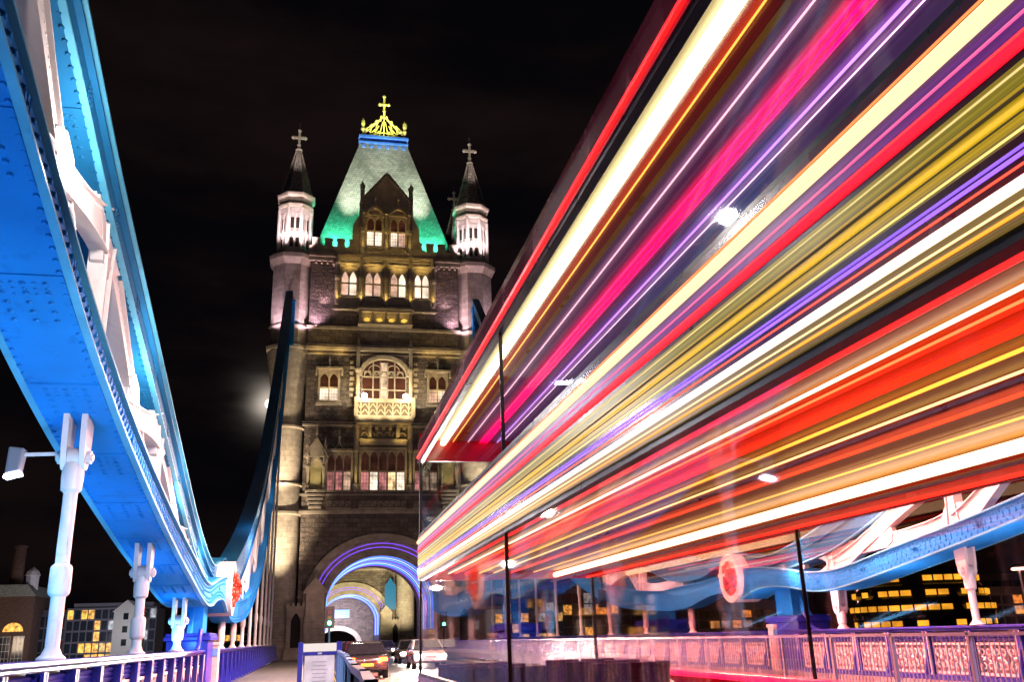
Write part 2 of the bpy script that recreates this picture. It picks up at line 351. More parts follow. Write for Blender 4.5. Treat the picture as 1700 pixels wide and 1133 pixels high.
def chord(mb, top, bot, xi, xo, a, b, s=.5, fl=.07, fm=None):
    fm = fm or [mb]*4
    ys = frange(a, b, s); P = []
    for y in ys:
        zt, zb = interp(top, y)+E, interp(bot, y)+E; P.append((y, zb, zt))
    lo, hi = min(xi, xo), max(xi, xo)
    for (ya, ba, ta), (yb, bb, tb) in zip(P, P[1:]):
        mb.add([(lo,ya,ba),(hi,ya,ba),(hi,ya,ta),(lo,ya,ta),(lo,yb,bb),(hi,yb,bb),(hi,yb,tb),(lo,yb,tb)],
               [(0,4,5,1),(1,5,6,2),(2,6,7,3),(3,7,4,0)])
        for zz, g in ((0, 1), (1, -1)):       # flange plates proud of the box, top and bottom
            pa, pb = (ba, bb) if zz == 0 else (ta, tb)
            d = .035
            z0a, z1a, z0b, z1b = (pa-.004-d, pa-.004, pb-.004-d, pb-.004) if zz == 0 else (pa+.004, pa+.004+d, pb+.004, pb+.004+d)
            for (m_, xA, xB) in ((mb, lo+.021, hi-.021), (fm[zz*2], lo-fl, lo+.02), (fm[zz*2+1], hi-.02, hi+fl)):
                e = 0 if m_ is mb else .004*g*-1
                m_.add([(xA,ya,z0a+e),(xB,ya,z0a+e),(xB,ya,z1a+e),(xA,ya,z1a+e),(xA,yb,z0b+e),(xB,yb,z0b+e),(xB,yb,z1b+e),(xA,yb,z1b+e)],
                   [(0,4,5,1),(1,5,6,2),(2,6,7,3),(3,7,4,0)])
    return mb
def ledge(mb, cv, xi, xo, a, b, s=.5, pr=.09, th=.045):
    sg = 1 if xi > xo else -1; lo, hi = sorted((xi+sg*.002, xi+sg*pr)); ys = frange(a, b, s)
    for ya, yb in zip(ys, ys[1:]):
        za, zb = interp(cv, ya)+E, interp(cv, yb)+E
        mb.add([(lo,ya,za),(hi,ya,za),(hi,ya,za+th),(lo,ya,za+th),(lo,yb,zb),(hi,yb,zb),(hi,yb,zb+th),(lo,yb,zb+th)], [(0,4,5,1),(1,5,6,2),(2,6,7,3),(3,7,4,0)])
def chord_rivets(mb, top, bot, xi, xo, a, b, step, face, r=.036):
    sg = 1 if xi > xo else -1
    y = a; k = 0
    while y < b:
        zt, zb = interp(top, y)+E, interp(bot, y)+E
        for dz in (.075, .17): 
            mb.dome((xi, y+(step/2 if dz > .1 else 0), zb+dz), (sg, 0, 0), r); mb.dome((xi, y+(step/2 if dz > .1 else 0), zt-dz), (sg, 0, 0), r)
        if 'b' in face:
            sl = (interp(bot, y+.1)-interp(bot, y-.1))/.2; nn = (0, sl, -1)
            for fx in (.06, .15, .85, .94): mb.dome((xi+(xo-xi)*fx, y+(step/2 if fx in (.15, .85) else 0), zb-.04), nn, r)
        if k % 12 == 0 and 'b' in face:             # raised splice plate under the flange
            lo_, hi_ = sorted((xi+(xo-xi)*.03, xi+(xo-xi)*.97)); q0, q1 = y-.12, y+.75
            for u0, u1 in ((q0, (q0+q1)/2), ((q0+q1)/2, q1)):
                b0, b1 = interp(bot, u0)+E-.04, interp(bot, u1)+E-.04
                mb.add([(lo_,u0,b0),(hi_,u0,b0),(hi_,u0,b0-.014),(lo_,u0,b0-.014),(lo_,u1,b1),(hi_,u1,b1),(hi_,u1,b1-.014),(lo_,u1,b1-.014)], [(0,1,5,4),(1,2,6,5),(2,3,7,6),(3,0,4,7),(0,3,2,1),(4,5,6,7)])
            for q in range(5):
                for fx in (.25, .5, .75): mb.dome((xi+(xo-xi)*fx, y+q*.15, interp(bot, y+q*.15)+E-.054), (0, 0, -1), r)
        if k % 12 == 0:                         # splice plates with rivet clusters
            for j in range(5):
                for q in range(3):
                    zz = zb+.25+(zt-zb-.5)*j/4; mb.dome((xi, y+q*.09, zz), (sg, 0, 0), r)
                    if 'b' in face: mb.dome((xi+(xo-xi)*(.25+.5*j/4), y+q*.09, interp(bot, y+q*.09)+E-.04), (0, 0, -1), r)
        y += step; k += 1
def gusset(mb, y, z, r, x0, x1, n=14, sx=1.0, sl=0.0):
    mb.prism([(y+r*sx*math.cos(2*math.pi*k/n), z+r*math.sin(2*math.pi*k/n)+sl*r*math.cos(2*math.pi*k/n)) for k in range(n)], 'x', x0, x1)
def brace_member(p0, p1, w0, wm_, xc, th, sg, rv=True, nm='brace', par=None):
    """flat tapered lattice member, wide at its ends, with flanges along both edges"""
    p0 = Vector((xc, *p0)); p1 = Vector((xc, *p1)); d = p1-p0; Ln = d.length; d.normalize(); nrm = Vector((1, 0, 0)).cross(d)
    mb = MB(); n = 10; A = []
    for i in range(n+1):
        t = i/n; c = p0+d*Ln*t; wv = wm_+(w0-wm_)*abs(2*t-1)**3; A.append((c, wv))
    for (c0, a0), (c1, a1) in zip(A, A[1:]):
        vs = [c+Vector((sx*th/2, 0, 0))+nrm*s_*a for c, a in ((c0, a0), (c1, a1)) for sx, s_ in ((-1,-1),(1,-1),(1,1),(-1,1))]
        mb.add(vs, [(0,4,5,1),(1,5,6,2),(2,6,7,3),(3,7,4,0)])
        for s_ in (-1, 1):
            vs = [c+Vector((sx*th*1.0, 0, 0))+nrm*(s_*a+t_) for c, a in ((c0, a0), (c1, a1)) for sx, t_ in ((-1,-.012),(1,-.012),(1,.012),(-1,.012))]
            mb.add(vs, [(0,4,5,1),(1,5,6,2),(2,6,7,3),(3,7,4,0),(0,1,2,3),(7,6,5,4)])
    if rv:
        k = int(Ln/.12)
        for i in range(1, k):
            t = i/k; a = wm_+(w0-wm_)*abs(2*t-1)**3
            for s_ in (-1, 1): mb.dome(p0+d*Ln*t+nrm*s_*(a-.055)+Vector((sg*(th/2), 0, 0)), (sg, 0, 0), .018, 5)
    return mb.build(nm, WHITE, par)
def chain_near(side, label, ybeg, full):
    xi = -2.95 if side < 0 else 14.95; xo = xi+(-.58 if side < 0 else .58); xc = (xi+xo)/2; sg = 1 if side < 0 else -1
    t = thing('suspension_chain', label, 'bridge chain', (0, 0, 0), 'riveted suspension chains of the bridge')
    step = .17 if full else .2
    xa, xb = (-2.62, -3.5) if side < 0 else (14.7, 15.58)
    fp = [MB() for _ in range(4)]; lo = chord(MB(), LTU, LB, xa, xb, ybeg, 30.5, .4, .07, fp); chord_rivets(lo, LTU, LB, xa, xb, ybeg if ybeg > 4 else 5.5, 29.5, step, 'b' if full else ''); lo.build('lower_chord', BLUE, t); [q.build('lower_flange', FLANGE, t) for q in fp]
    fp = [MB() for _ in range(4)]; u = chord(MB(), UT, UB, xi, xo, ybeg, 30.6, .4, .07, fp); ledge(u, UL, xi, xo, ybeg, 29, .4); chord_rivets(u, UT, UB, xi, xo, ybeg if ybeg > 4 else 6.5, 29.5, step, 'b' if full else ''); u.build('upper_chord', TEAL, t); [q.build('upper_flange', FLANGE, t) for q in fp]
    xm = (-3.06 if side < 0 else 15.1)
    nodes = [2.3, 7.6, 12.6, 18.1, 23.4, 27.6] if side < 0 else [8.4, 13.9, 19.3, 25.0, 28.2]
    for i, y in enumerate(nodes):
        a, b_ = interp(LTU, y)+E, interp(UB, y)+E
        if b_-a > .45: brace_member((y, a-.02), (y, b_+.02), .30, .15, xm, .13, sg, nm='post', par=t)
        if i+1 < len(nodes):
            y2 = nodes[i+1]; a2, b2 = interp(LTU, y2)+E, interp(UB, y2)+E
            if b2-a2 > .3:
                brace_member((y+.15, a+.1), (y2-.15, b2-.05), .34, .17, xm+.02, .12, sg, par=t)
                brace_member((y+.15, b_-.1), (y2-.15, a2+.05), .34, .17, xm-.02, .12, sg, par=t)
            g = MB(); ym = (y+y2)/2; zm = (a+b_+a2+b2)/4; rr = min(.55, (b_-a+b2-a2)*.17)
            gusset(g, ym, zm, rr, xm-.075, xm+.075, 8)
            for q in range(12):
                for r_ in (.45, .75): g.dome((xm+sg*.076, ym+rr*r_*math.cos(q*math.pi/6), zm+rr*r_*math.sin(q*math.pi/6)), (sg, 0, 0), .02, 5)
            g.build('gusset_plate', WHITE, t)
        for (z, s_) in ((a, 1), (b_, -1)):
            g = MB()
            h = min(.62, (b_-a)*.4)
            P = [(y-.95, 0), (y+.95, 0), (y+.55, h*.45), (y+.26, h), (y-.26, h), (y-.55, h*.45)]
            cz = (lambda yy: interp(LTU, yy)+E) if s_ > 0 else (lambda yy: interp(UB, yy)+E)
            Q = [(p, cz(min(max(p, ybeg), 30))+s_*q-s_*.03) for p, q in P]
            g.prism(Q if s_ > 0 else Q[::-1], 'x', xm-.085, xm+.085)
            for q in range(7):
                g.dome((xm+sg*.086, y-.5+q*1/6, cz(y-.5+q/6)+s_*.09), (sg, 0, 0), .02, 5)
                if q < 4: g.dome((xm+sg*.086, y-.2, cz(y)+s_*(.2+q*h*.18)), (sg, 0, 0), .02, 5); g.dome((xm+sg*.086, y+.2, cz(y)+s_*(.2+q*h*.18)), (sg, 0, 0), .02, 5)
            g.build('gusset_plate', WHITE, t)
    hz = [12.45, 18.1, 23.4] if side < 0 else [19.3, 25.0]
    if side < 0: hz = [7.0]+hz
    else: hz = [8.4, 13.9]+hz
    for y in hz: hanger(t, (xa+xb)/2, y, interp(LB, y)+E, .15, True)
    return t
def hanger(par, xc, y, zt, zb, detail):
    """forked clevis below the chord, pin, eye bar, rod with turnbuckle sleeves and a flared foot"""
    m = MB(); H = zt+.02
    top = 1.25+.15
    if detail:
        for s_ in (-1, 1):
            m.prism([(y-.21, H), (y+.21, H), (y+.17, H-.42), (y+.11, H-.66), (y+.05, H-.72), (y-.05, H-.72), (y-.11, H-.66), (y-.17, H-.42)], 'x', xc+s_*.11-.035, xc+s_*.11+.035)
            m.tube((xc+s_*.14, y, H-.56), (xc+s_*.20, y, H-.56), .085, .085, 12); m.tube((xc+s_*.20, y, H-.56), (xc+s_*.225, y, H-.56), .05, .05, 6)
        m.tube((xc-.07, y, H-.56), (xc+.07, y, H-.56), .13, .13, 16)
        m.lathe((xc, y, 0), [(.07, H-.56), (.13, H-.66), (.135, H-.82), (.125, H-.98), (.085, H-1.02)], 14)
    R = .085
    Ln = H-1.0-top
    prof = [(.17, top), (.17, top+.02), (.12, top+.06), (R, top+.14)]
    if detail and Ln > .9:
        m_ = top+Ln*.46
        prof += [(R, m_-.2), (.12, m_-.17), (.13, m_-.14), (.13, m_+.14), (.12, m_+.17), (R, m_+.2)]
    prof += [(R, H-1.0 if detail else H)]
    if not detail:
        m.lathe((xc, y, 0), [(R, H-.9), (.13, H-.8), (.13, H-.1), (.1, H)], 10)
        zz = top+1.6
        if H-zz > 2: m.lathe((xc, y, 0), [(R+.002, zz-.25), (.12, zz-.2), (.12, zz+.2), (R+.002, zz+.25)], 10)
    m.lathe((xc, y, 0), prof, 14)
    return m.build('hanger', WHITE, par, smooth=True)
def chain_far(side, label):
    xi = -2.95 if side < 0 else 14.95; xo = xi+(-.58 if side < 0 else .58); xc = (xi+xo)/2; sg = 1 if side < 0 else -1
    t = thing('suspension_chain', label, 'bridge chain', (0, 0, 0), 'riveted suspension chains of the bridge')
    lo = chord(MB(), LT2, LB2, xi, xo, 31.4, 85.2, .7); chord_rivets(lo, LT2, LB2, xi, xo, 33, 55, .3, '', .03); lo.build('lower_chord', BLUE, t)
    u = chord(MB(), UT2, UB2, xi, xo, 31.4, 85.2, .7); chord_rivets(u, UT2, UB2, xi, xo, 34, 55, .3, '', .03)
    u.build('upper_chord', TEAL, t)
    nodes = [36.4+5.45*i for i in range(9)]
    for i, y in enumerate(nodes):
        a, b_ = interp(LT2, y)+E, interp(UB2, y)+E
        brace_member((y, a-.02), (y, b_+.02), .34, .2, xc, .14, sg, False, 'post', t)
        if i+1 < len(nodes):
            y2 = nodes[i+1]; a2, b2 = interp(LT2, y2)+E, interp(UB2, y2)+E
            brace_member((y+.15, a+.1), (y2-.15, b2-.05), .36, .19, xc+.02, .12, sg, False, par=t)
            brace_member((y+.15, b_-.1), (y2-.15, a2+.05), .36, .19, xc-.02, .12, sg, False, par=t)
        hanger(t, xc, y, interp(LB2, y)+E, .15, False)
    return t
def roundel(side, label):
    xi = -2.62 if side < 0 else 14.7; sg = 1 if side < 0 else -1
    x = xi-sg*.36; cz = 1.72+E; cy = 31.0
    t = thing('chain_roundel', label, 'emblem', (x, cy, cz), 'round coats of arms at the low points of the chains')
    def ring(mb, r0, r1, d0, d1, n=40):
        for k in range(n):
            a, b_ = 2*math.pi*k/n, 2*math.pi*(k+1)/n
            p = [(r0, a), (r1, a), (r1, b_), (r0, b_)]
            mb.add([(sg*d0, r*math.cos(q), r*math.sin(q)) for r, q in p]+[(sg*d1, r*math.cos(q), r*math.sin(q)) for r, q in p], [(0,1,2,3),(7,6,5,4),(0,4,5,1),(1,5,6,2),(2,6,7,3),(3,7,4,0)])
    r = MB(); ring(r, .62, .84, -.45, .52)
    for k in range(28): r.dome((sg*.52, .73*math.cos(k*math.pi/14), .73*math.sin(k*math.pi/14)), (sg, 0, 0), .035)
    r.build('rim', WHITE, t)
    d = MB(); ring(d, .001, .615, -.4, .42); d.build('back_plate', paint('pink_white_enamel', (.7, .55, .48), .5), t)
    c = MB()                                    # raised shield with cross and sword, mantling leaves round it
    sh = [(-.3, .36), (.3, .36), (.3, -.02), (.2, -.24), (0, -.4), (-.2, -.24), (-.3, -.02)]
    c.prism(sh, 'x', sg*.421, sg*.46) if sg > 0 else c.prism(sh[::-1], 'x', sg*.421, sg*.46)
    for k in range(60):
        a = random.uniform(0, 6.28); rr = random.uniform(.1, .56); c.ball((sg*(.74-.45*rr), rr*math.cos(a), rr*math.sin(a)), random.uniform(.05, .1), 6)
    c.build('coat_of_arms', RED, t)
    k = MB(); k.cbox((sg*.80, 0, .02), (.03, .1, .7)); k.cbox((sg*.801, 0, .1), (.03, .56, .1)); k.build('cross', WHITE, t)
    return t
cnl = chain_near(-1, 'near left bridge chain sweeping from the top left corner down to its low point', 1.0, True)
chain_near(1, 'right bridge chain beyond the bus, descending toward its low point over the parapet', 6.0, False)
chain_far(-1, 'dark teal chain curving up from the left low point to the left tower turret')
chain_far(1, 'chain rising from the right low point to the right tower turret, behind the bus')
roundel(-1, 'round rim with red coat of arms seen edge-on at the left low point')
roundel(1, 'round rim with red coat of arms facing the road at the right low point')
#@@PARAPET
# ---------------------------------------------------------------- parapets
def parapet(side, ya, yb, label, step, ornate):
    x = -3.0 if side < 0 else 15.2; sg = 1 if side < 0 else -1
    t = thing('parapet', label, 'parapet', (x, ya, .15), 'cast iron bridge parapets')
    Ln = yb-ya; H = 1.25
    r = MB(); r.box(-.16, .16, 0, Ln, H-.06, H); r.box(-.09, .09, 0, Ln, H-.12, H-.064); r.build('top_rail', DBLUE, t, bevel=.015)
    r = MB(); r.box(-.16, .12, 0, Ln, 0, .12); r.build('plinth', DBLUE, t)
    n = int(Ln/step)
    for k in range(n+1):
        y = k*Ln/n
        p = MB(); p.box(sg*.12-.02, sg*.12+.02, y-.07, y+.07, .12, H-.124); p.box(-.06, .1, y-.022, y+.022, .122, H-.13)
        p.prism([(sg*.13, .12), (sg*.30, .12), (sg*.13, .8)] if sg > 0 else [(sg*.30, .12), (sg*.13, .12), (sg*.13, .8)], 'y', y-.02, y+.02)
        po_ = p.build('post', DBLUE, t)
        if ornate:
            q = MB(); q.box(sg*.141, sg*.150, y-.075, y-.05, .12, H-.125); q.box(sg*.141, sg*.150, y+.05, y+.075, .12, H-.125); q.box(sg*.141, sg*.150, y-.05, y+.05, .12, .16); q.build('post_trim', WHITE, po_)
    if ornate:
        lou = MB(); pan = MB()
        for k in range(n):
            y0, y1 = k*Ln/n+.09, (k+1)*Ln/n-.09
            for j in range(3): lou.bar((0, y0, H-.19-j*.07), (0, y1, H-.19-j*.07), .05, .05, (.6, 0, 1))
            # pierced white panel: quatrefoils between frames
            pan.box(-.03, .03, y0, y1, .14, .2); pan.box(-.03, .03, y0, y1, H-.44, H-.39)
            m = max(1, int(round((y1-y0)/.55)))
            for q in range(m):
                cy = y0+(q+.5)*(y1-y0)/m; cz = (.2+H-.44)/2; hh = (H-.44-.2)/2; hw = (y1-y0)/m/2
                for s1 in (-1, 1):
                    for s2 in (-1, 1):
                        pts = [(0, cy+s1*hw*math.sin(a)*.98, cz+s2*hh*(1-math.cos(a))*.98) for a in [i*math.pi/2/4 for i in range(5)]]
                        pan.path(pts, .022, 5)
                        pts = [(0, cy+s1*hw*.45+hw*.3*math.cos(a), cz+s2*hh*.5+hw*.3*math.sin(a)) for a in [i*math.pi/3 for i in range(7)]]
                        pan.path(pts, .016, 4)
                pan.tube((0, cy, .16), (0, cy, H-.42), .018, .018, 5); pan.ball((0, cy, cz), .06, 6)
                pan.box(-.02, .02, cy+hw-.012, cy+hw+.012, .2, H-.44)
        lou.build('louvre', DBLUE, t); pan.build('pierced_panel', WHITE, t)
        b_ = MB(); b_.box(-sg*.1-.01, -sg*.1+.01, 0, Ln, .12, H-.13); b_.build('backing', paint('backing_grey', (.45, .38, .40), .6), t)
    else:
        bal = MB()
        k = .12
        while k < Ln: bal.box(-.02, .03, k-.016, k+.016, .12, H-.13); k += .17
        bal.build('baluster', DBLUE, t)
    return t
parapet(-1, 4.2, 27.6, 'royal blue cast iron parapet along the left edge in the foreground', 1.4, True)
parapet(-1, 29.8, 83.5, 'dark blue parapet running from the low point of the left chain to the tower', 1.8, False)
parapet(1, 2.0, 27.6, 'purple-blue parapet with white pierced panels on the far right edge', 1.55, True)
parapet(1, 29.8, 83.5, 'parapet on the right edge between the chain low point and the tower', 1.8, True)
def pier(side, label):
    x = -3.35 if side < 0 else 15.75; sg = 1 if side < 0 else -1
    t = thing('parapet_pier', label, 'pier', (x, 28.6, .15), 'blue piers under the low points of the chains')
    m = MB(); m.box(-.55, .55, -.9, 1.15, 0, 1.5); m.box(-.62, .62, -.98, 1.22, 1.5, 1.62); m.box(-.58, .58, -.94, 1.18, 1.62, 1.7); m.build('pedestal', DBLUE, t, bevel=.02)
    m = MB(); m.box(-.3, .3, -.2, .9, 1.702, 2.9); m.prism([(-.8, 1.702), (-.2, 1.702), (-.2, 2.7), (-.35, 2.3), (-.6, 1.9)], 'x', -.05, .05); m.build('bracket', BLUE, t)
    m = MB(); m.box(sg*.56-.12, sg*.56+.16, .55, .95, 0, 1.35); m.box(sg*.56-.15, sg*.56+.19, .52, .98, 1.352, 1.45); m.build('marker_stone', paint('pinkish_stone', (.6, .48, .44), .6, dirt=.5), t, bevel=.02)
    m = MB(); m.box(sg*.6-.1, sg*.6+.1, .535, .545, 1.05, 1.28); m.build('plaque', LBLUE, t)
    m = MB(); pts = [(sg*.35, -1.0-.9*u, 1.23+.55*(1-u)**2.5) for u in [i/8 for i in range(9)]]; m.path(pts, .06, 8); m.build('swept_rail', DBLUE, t)
pier(-1, 'blue pier with a pinkish stone post under the left chain low point'); pier(1, 'blue pier under the right chain low point')
def guard_rail(x, ya, yb, label, m, pts=None, group='steel pedestrian guard rails beside the kerbs'):
    P = pts or [(x, ya), (x, yb)]
    t = thing('guard_rail', label, 'railing', (P[0][0], P[0][1], .15), group)
    o = Vector((P[0][0], P[0][1], 0)); H = 1.18
    tr = MB(); bars = MB()
    for (a, b_) in zip(P, P[1:]):
        A = Vector((*a, 0))-o; B = Vector((*b_, 0))-o; Ln = (B-A).length; d = (B-A)/Ln
        tr.bar(A+Vector((0, 0, H-.025)), B+Vector((0, 0, H-.025)), .05, .06); tr.bar(A+Vector((0, 0, .12)), B+Vector((0, 0, .12)), .035, .035)
        n = max(1, int(round(Ln/2.0)))
        for k in range(n+1):
            p = A+d*Ln*k/n; q = MB(); q.box(p.x-.03, p.x+.03, p.y-.03, p.y+.03, 0, H+.01); q.build('post', m, t)
        k = .11
        while k < Ln:
            p = A+d*k; bars.box(p.x-.008, p.x+.008, p.y-.008, p.y+.008, .137, H-.05); k += .11
    tr.build('handrail', m, t); bars.build('bars', m, t)
    return t
guard_rail(10.0, 3, 83, 'long lilac-grey barred guard rail on the far kerb, seen across the road', LILAC)
guard_rail(0, 0, 0, 'pale blue guard rail beside the near kerb, bending toward the viewer', LBLUE, pts=[(.56, 19.8), (.5, 14), (.42, 11), (.33, 7.3), (.32, 5.8), (.26, 4.2), (.25, 1.2)])
t = thing('sign_board', 'freestanding notice board in a royal blue frame at the end of the near guard rail', 'notice board', (.19, 20.2, .15))
for s_ in (-1, 1): MB().box(s_*.39-.05, s_*.39+.05, -.04, .04, 0, 1.36).build('post', DBLUE, t, bevel=.01)
MB().box(-.336, .336, -.025, .025, 1.17, 1.33).build('header_panel', emit('lit_header', (1, .9, .82), .8), t)
MB().box(-.336, .336, -.03, .03, 1.10, 1.165).build('blue_band', DBLUE, t)
pm, nt, b = newmat('poster_print'); b.inputs['Base Color'].default_value = (.62, .56, .60, 1); b.inputs['Roughness'].default_value = .4
po = MB().box(-.3, .3, -.02, .02, .2, 1.09).build('poster', emit('backlit_poster', (.86, .70, .80), .75, .3, 3.0), t)
tx = MB()
for k in range(9):
    ww = random.uniform(.12, .21); tx.box(-ww, ww, -.024, -.021, .96-k*.075, .975-k*.075)
tx.build('printed_lines', paint('print_grey', (.45, .33, .42), .5), po)
MB().box(-.04, .04, -.034, -.031, 1.115, 1.15).build('badge', WHITE, t)
#@@LAMPHANG
METAL0 = paint('grey_lamp_metal', (.22, .22, .25), .5)
t = thing('hanging_lamp', 'white box floodlight on a bracket at the nearest left hanger', 'lamp', (-3.10, 12.45, 2.3+E))
MB().bar((0, 0, .12), (-.57, 0, .1), .04, .04).build('bracket', WHITE, t)
MB().prism([(-.74, -.16), (-.58, -.12), (-.55, .17), (-.73, .19)], 'y', -.1, .1).build('housing', METAL0, t, bevel=.02)
MB().prism([(-.75, -.21), (-.57, -.16), (-.582, -.125), (-.74, -.167)], 'y', -.09, .09).build('lens', emit('cool_lamp', (.55, .7, 1), 30), t)
light('SPOT', 'lamp_beam', (-3.75, 12.45, 1.95), 120, (.4, .5, 1), (-3.9, 12.4, 0), .1, 120)
#@@TOWER
# ---------------------------------------------------------------- main tower (heights relative to eye level, x from the tower's centre line)
CX = 6.1
WIN_PINK = emit('lit_room_pink_white', (1, .78, .60), 1.2, .5, .9)
WIN_WARM = emit('lit_room_warm', (1, .70, .48), .9, .8, .9)
WIN_DIM = emit('dim_room', (.5, .16, .10), .06, .9, 1.1)
PINKS = [WIN_PINK, WIN_PINK, emit('lit_room_cream', (1, .84, .62), 1.35, .4, 1.4), emit('lit_room_rose', (1, .60, .42), .8, .6, 1.2)]
LITS = [emit('lit_room_a', (1, .62, .42), .55, .8, 1.6), emit('lit_room_b', (1, .84, .66), 1.3, .7, 1.2), emit('lit_room_c', (1, .36, .34), .45, .8, 1.8), emit('lit_room_d', (1, .72, .36), 1.0, .9, 1.5)]
DOT = emit('led_white_blue', (.5, .62, 1), 2.0); LEDB = emit('led_blue', (.05, .16, 1), 3.5); LEDV = emit('led_violet', (.22, .07, 1), 1.5); LEDC = emit('led_cyan', (.06, .36, 1), 2.2)
def bridge_tower(label, Y):
    T = thing('bridge_tower', label, 'tower', (CX, Y, .15), 'stone towers of the bridge')
    off = (0, 0, E-.15)
    def B(): return MB(off)
    holes_lo = [(-2.1,2.1,13.35,17.25), (-5.2,-2.95,13.35,16.9), (2.95,5.2,13.35,16.9), (-2.15,2.15,22.0,26.5), (-6.2,-4.3,21.9,24.9), (4.3,6.2,21.9,24.9)]
    wl = B(); wl.wall(-7.4, 7.4, 11.4, 36.6, .6, .55, holes_lo)
    # lower wall with the road arch
    wl.arch_fill(0, 6.7, 3.2, 5.95, 11.4, .6, 2.0, 'ell', 32)
    wl.box(-6.9, -6.701, .6, 2, -1.4, 11.4).box(6.701, 6.9, .6, 2, -1.4, 11.4).box(-7.4, -6.901, .6, 2, 2.6, 11.4).box(6.901, 7.4, .6, 2, 2.6, 11.4)
    wl.build('wall', GRANITE, T)
    # rear wall, sides, passage lining
    sd_ = B()
    sd_.box(-9.3, -9.0, 2, 14, -1.4, 36.6).box(9.0, 9.3, 2, 14, -1.4, 36.6)
    sd_.arch_fill(0, 4.9, 3.2, 4.3, 11.4, 15.0, 16.0, 'ell', 28); sd_.box(-9, -4.9, 15, 16, -1.4, 11.4).box(4.9, 9, 15, 16, -1.4, 11.4).box(-9, 9, 15, 16, 11.401, 36.6)
    sd_.box(-9, 9, 1.2, 15, 36.3, 36.59)
    sd_.box(-6.6, -4.9, 2.01, 14.99, -1.4, 7.8).box(4.9, 6.6, 2.01, 14.99, -1.4, 7.8)
    sd_.build('side_wall', ASHLAR, T)
    v = B()
    c = arch(0, 4.895, 3.2, 4.3, 'ell', 28)
    for (xa, za), (xb, zb) in zip(c, c[1:]):
        v.add([(xa,2.0,za),(xb,2.0,zb),(xb,15,zb),(xa,15,za)], [(0,1,2,3)])
    v.build('vault', STONE, T)
    # stepped archivolt
    for k, (h0, h1, y0) in enumerate([(6.35, 6.95, .25), (5.95, 6.33, .7), (5.6, 5.93, 1.0), (5.25, 5.58, 1.3), (4.9, 5.23, 1.6)]):
        m = B(); m.arch_ring(0, h0, 4.3+(h0-4.9)*.91, h1, 4.3+(h1-4.9)*.91, 3.2, y0, 2.1, 'ell', 36, foot=-1.4 if k else None); m.build('archivolt', STONE, T)
    for k in range(8):
        yk = 1.72+k*1.5; m = B(); pts = [(x, yk, z) for x, z in arch(0, 4.82, 3.2, 4.22, 'ell', 40)]
        pts = [(-4.82, yk, .9)]+pts+[(4.82, yk, .9)]
        m.path(pts, .035, 6); m.build('light_strip', (LEDB, DOT, LEDC, LEDV)[k % 4], T)
    m = B(); m.path([(x, .98, z) for x, z in arch(0, 5.66, 3.2, 5.0, 'ell', 40)], .035, 6); m.build('light_strip', LEDV, T)
    m = B(); m.path([(x, .68, z) for x, z in arch(0, 6.02, 3.2, 5.33, 'ell', 40)], .035, 6); m.build('light_strip', LEDV, T)
    # gabled piers at the arch springing, side doors with steps
    for s in (-1, 1):
        a, b_ = sorted((s*4.95, s*6.75))
        m = B(); m.box(a, b_, -1.0, .58, -1.3, 2.1); m.box(a-.08, b_+.08, -1.1, .57, 1.2, 1.5); m.box(a-.05, b_+.05, -1.05, .56, -.6, -.4); m.box(a-.12, b_+.12, -1.15, .55, -1.35, -.9)
        m.build('pier', ASHLAR, T)
        m = B(); m.box(a+.1, b_-.1, -.8, .57, 2.1, 4.1); m.prism([(a-.15, 4.1), (b_+.15, 4.1), (b_+.1, 4.35), ((a+b_)/2, 5.5), (a-.1, 4.35)], 'y', -1.0, .57); m.box(a+.35, b_-.35, -.9, -.8, 2.5, 3.7)
        m.build('pier_gable', STONE, T)
        a, b_ = sorted((s*6.92, s*8.0)); cxx = (a+b_)/2; hf = (b_-a)/2
        m = B(); m.arch_fill(cxx, hf-.12, 1.8, .7, 2.9, -.1, .55, 'pt', 14); m.box(a-.25, a+.12, -.1, .55, -1.3, 2.9); m.box(b_-.12, b_+.25, -.1, .55, -1.3, 2.9); m.box(a-.35, b_+.35, -.25, .5, 2.9, 3.1)
        for q in range(4): m.box(a-.3+q*.45, a-.05+q*.45, -.2, .1, 3.101, 3.35)
        m.build('door_surround', STONE, T)
        m = B(); m.box(a, b_, .6, .7, -1.3, 2.7); m.build('doorway', DARK, T)
        m = B()
        for q in range(6): m.box(cxx-.9, cxx+.9, -2.2+q*.35, -.12, -1.35+q*.16, -1.35+(q+1)*.16-.002)
        m.build('steps', STONE, T)
    # string courses
    m = B()
    for z, h, d in ((11.2, .3, .22), (11.55, .12, .12), (12.9, .16, .1), (19.45, .2, .18), (19.8, .1, .1), (27.0, .35, .35), (27.45, .15, .22), (26.6, .12, .12), (29.2, .28, .25), (36.35, .3, .35), (36.75, .3, .55), (37.1, .12, .4)):
        m.box(-7.6, 7.6, .6-d, .62, z, z+h)
    for k in range(26): m.box(-7.0+k*.56, -6.8+k*.56, .3, .6, 36.1, 36.34)
    m.build('string_course', STONE, T)
    # carved panels below the lower windows
    for x0, x1 in ((-5.2, -2.9), (-2.2, 2.2), (2.9, 5.2)):
        n = int((x1-x0)/.55); m = B(); m.box(x0, x1, .5, .59, 11.7, 11.8)
        for k in range(n):
            cx_ = x0+(k+.5)*(x1-x0)/n
            m.path([(cx_+.2*math.cos(a), .58, 12.15+.2*math.sin(a)) for a in [i*math.pi/4 for i in range(9)]], .04, 4); m.bar((cx_-.25, .57, 11.85), (cx_+.25, .57, 12.45), .05, .05, (0, 1, 0))
        m.build('carved_band', STONE, T)
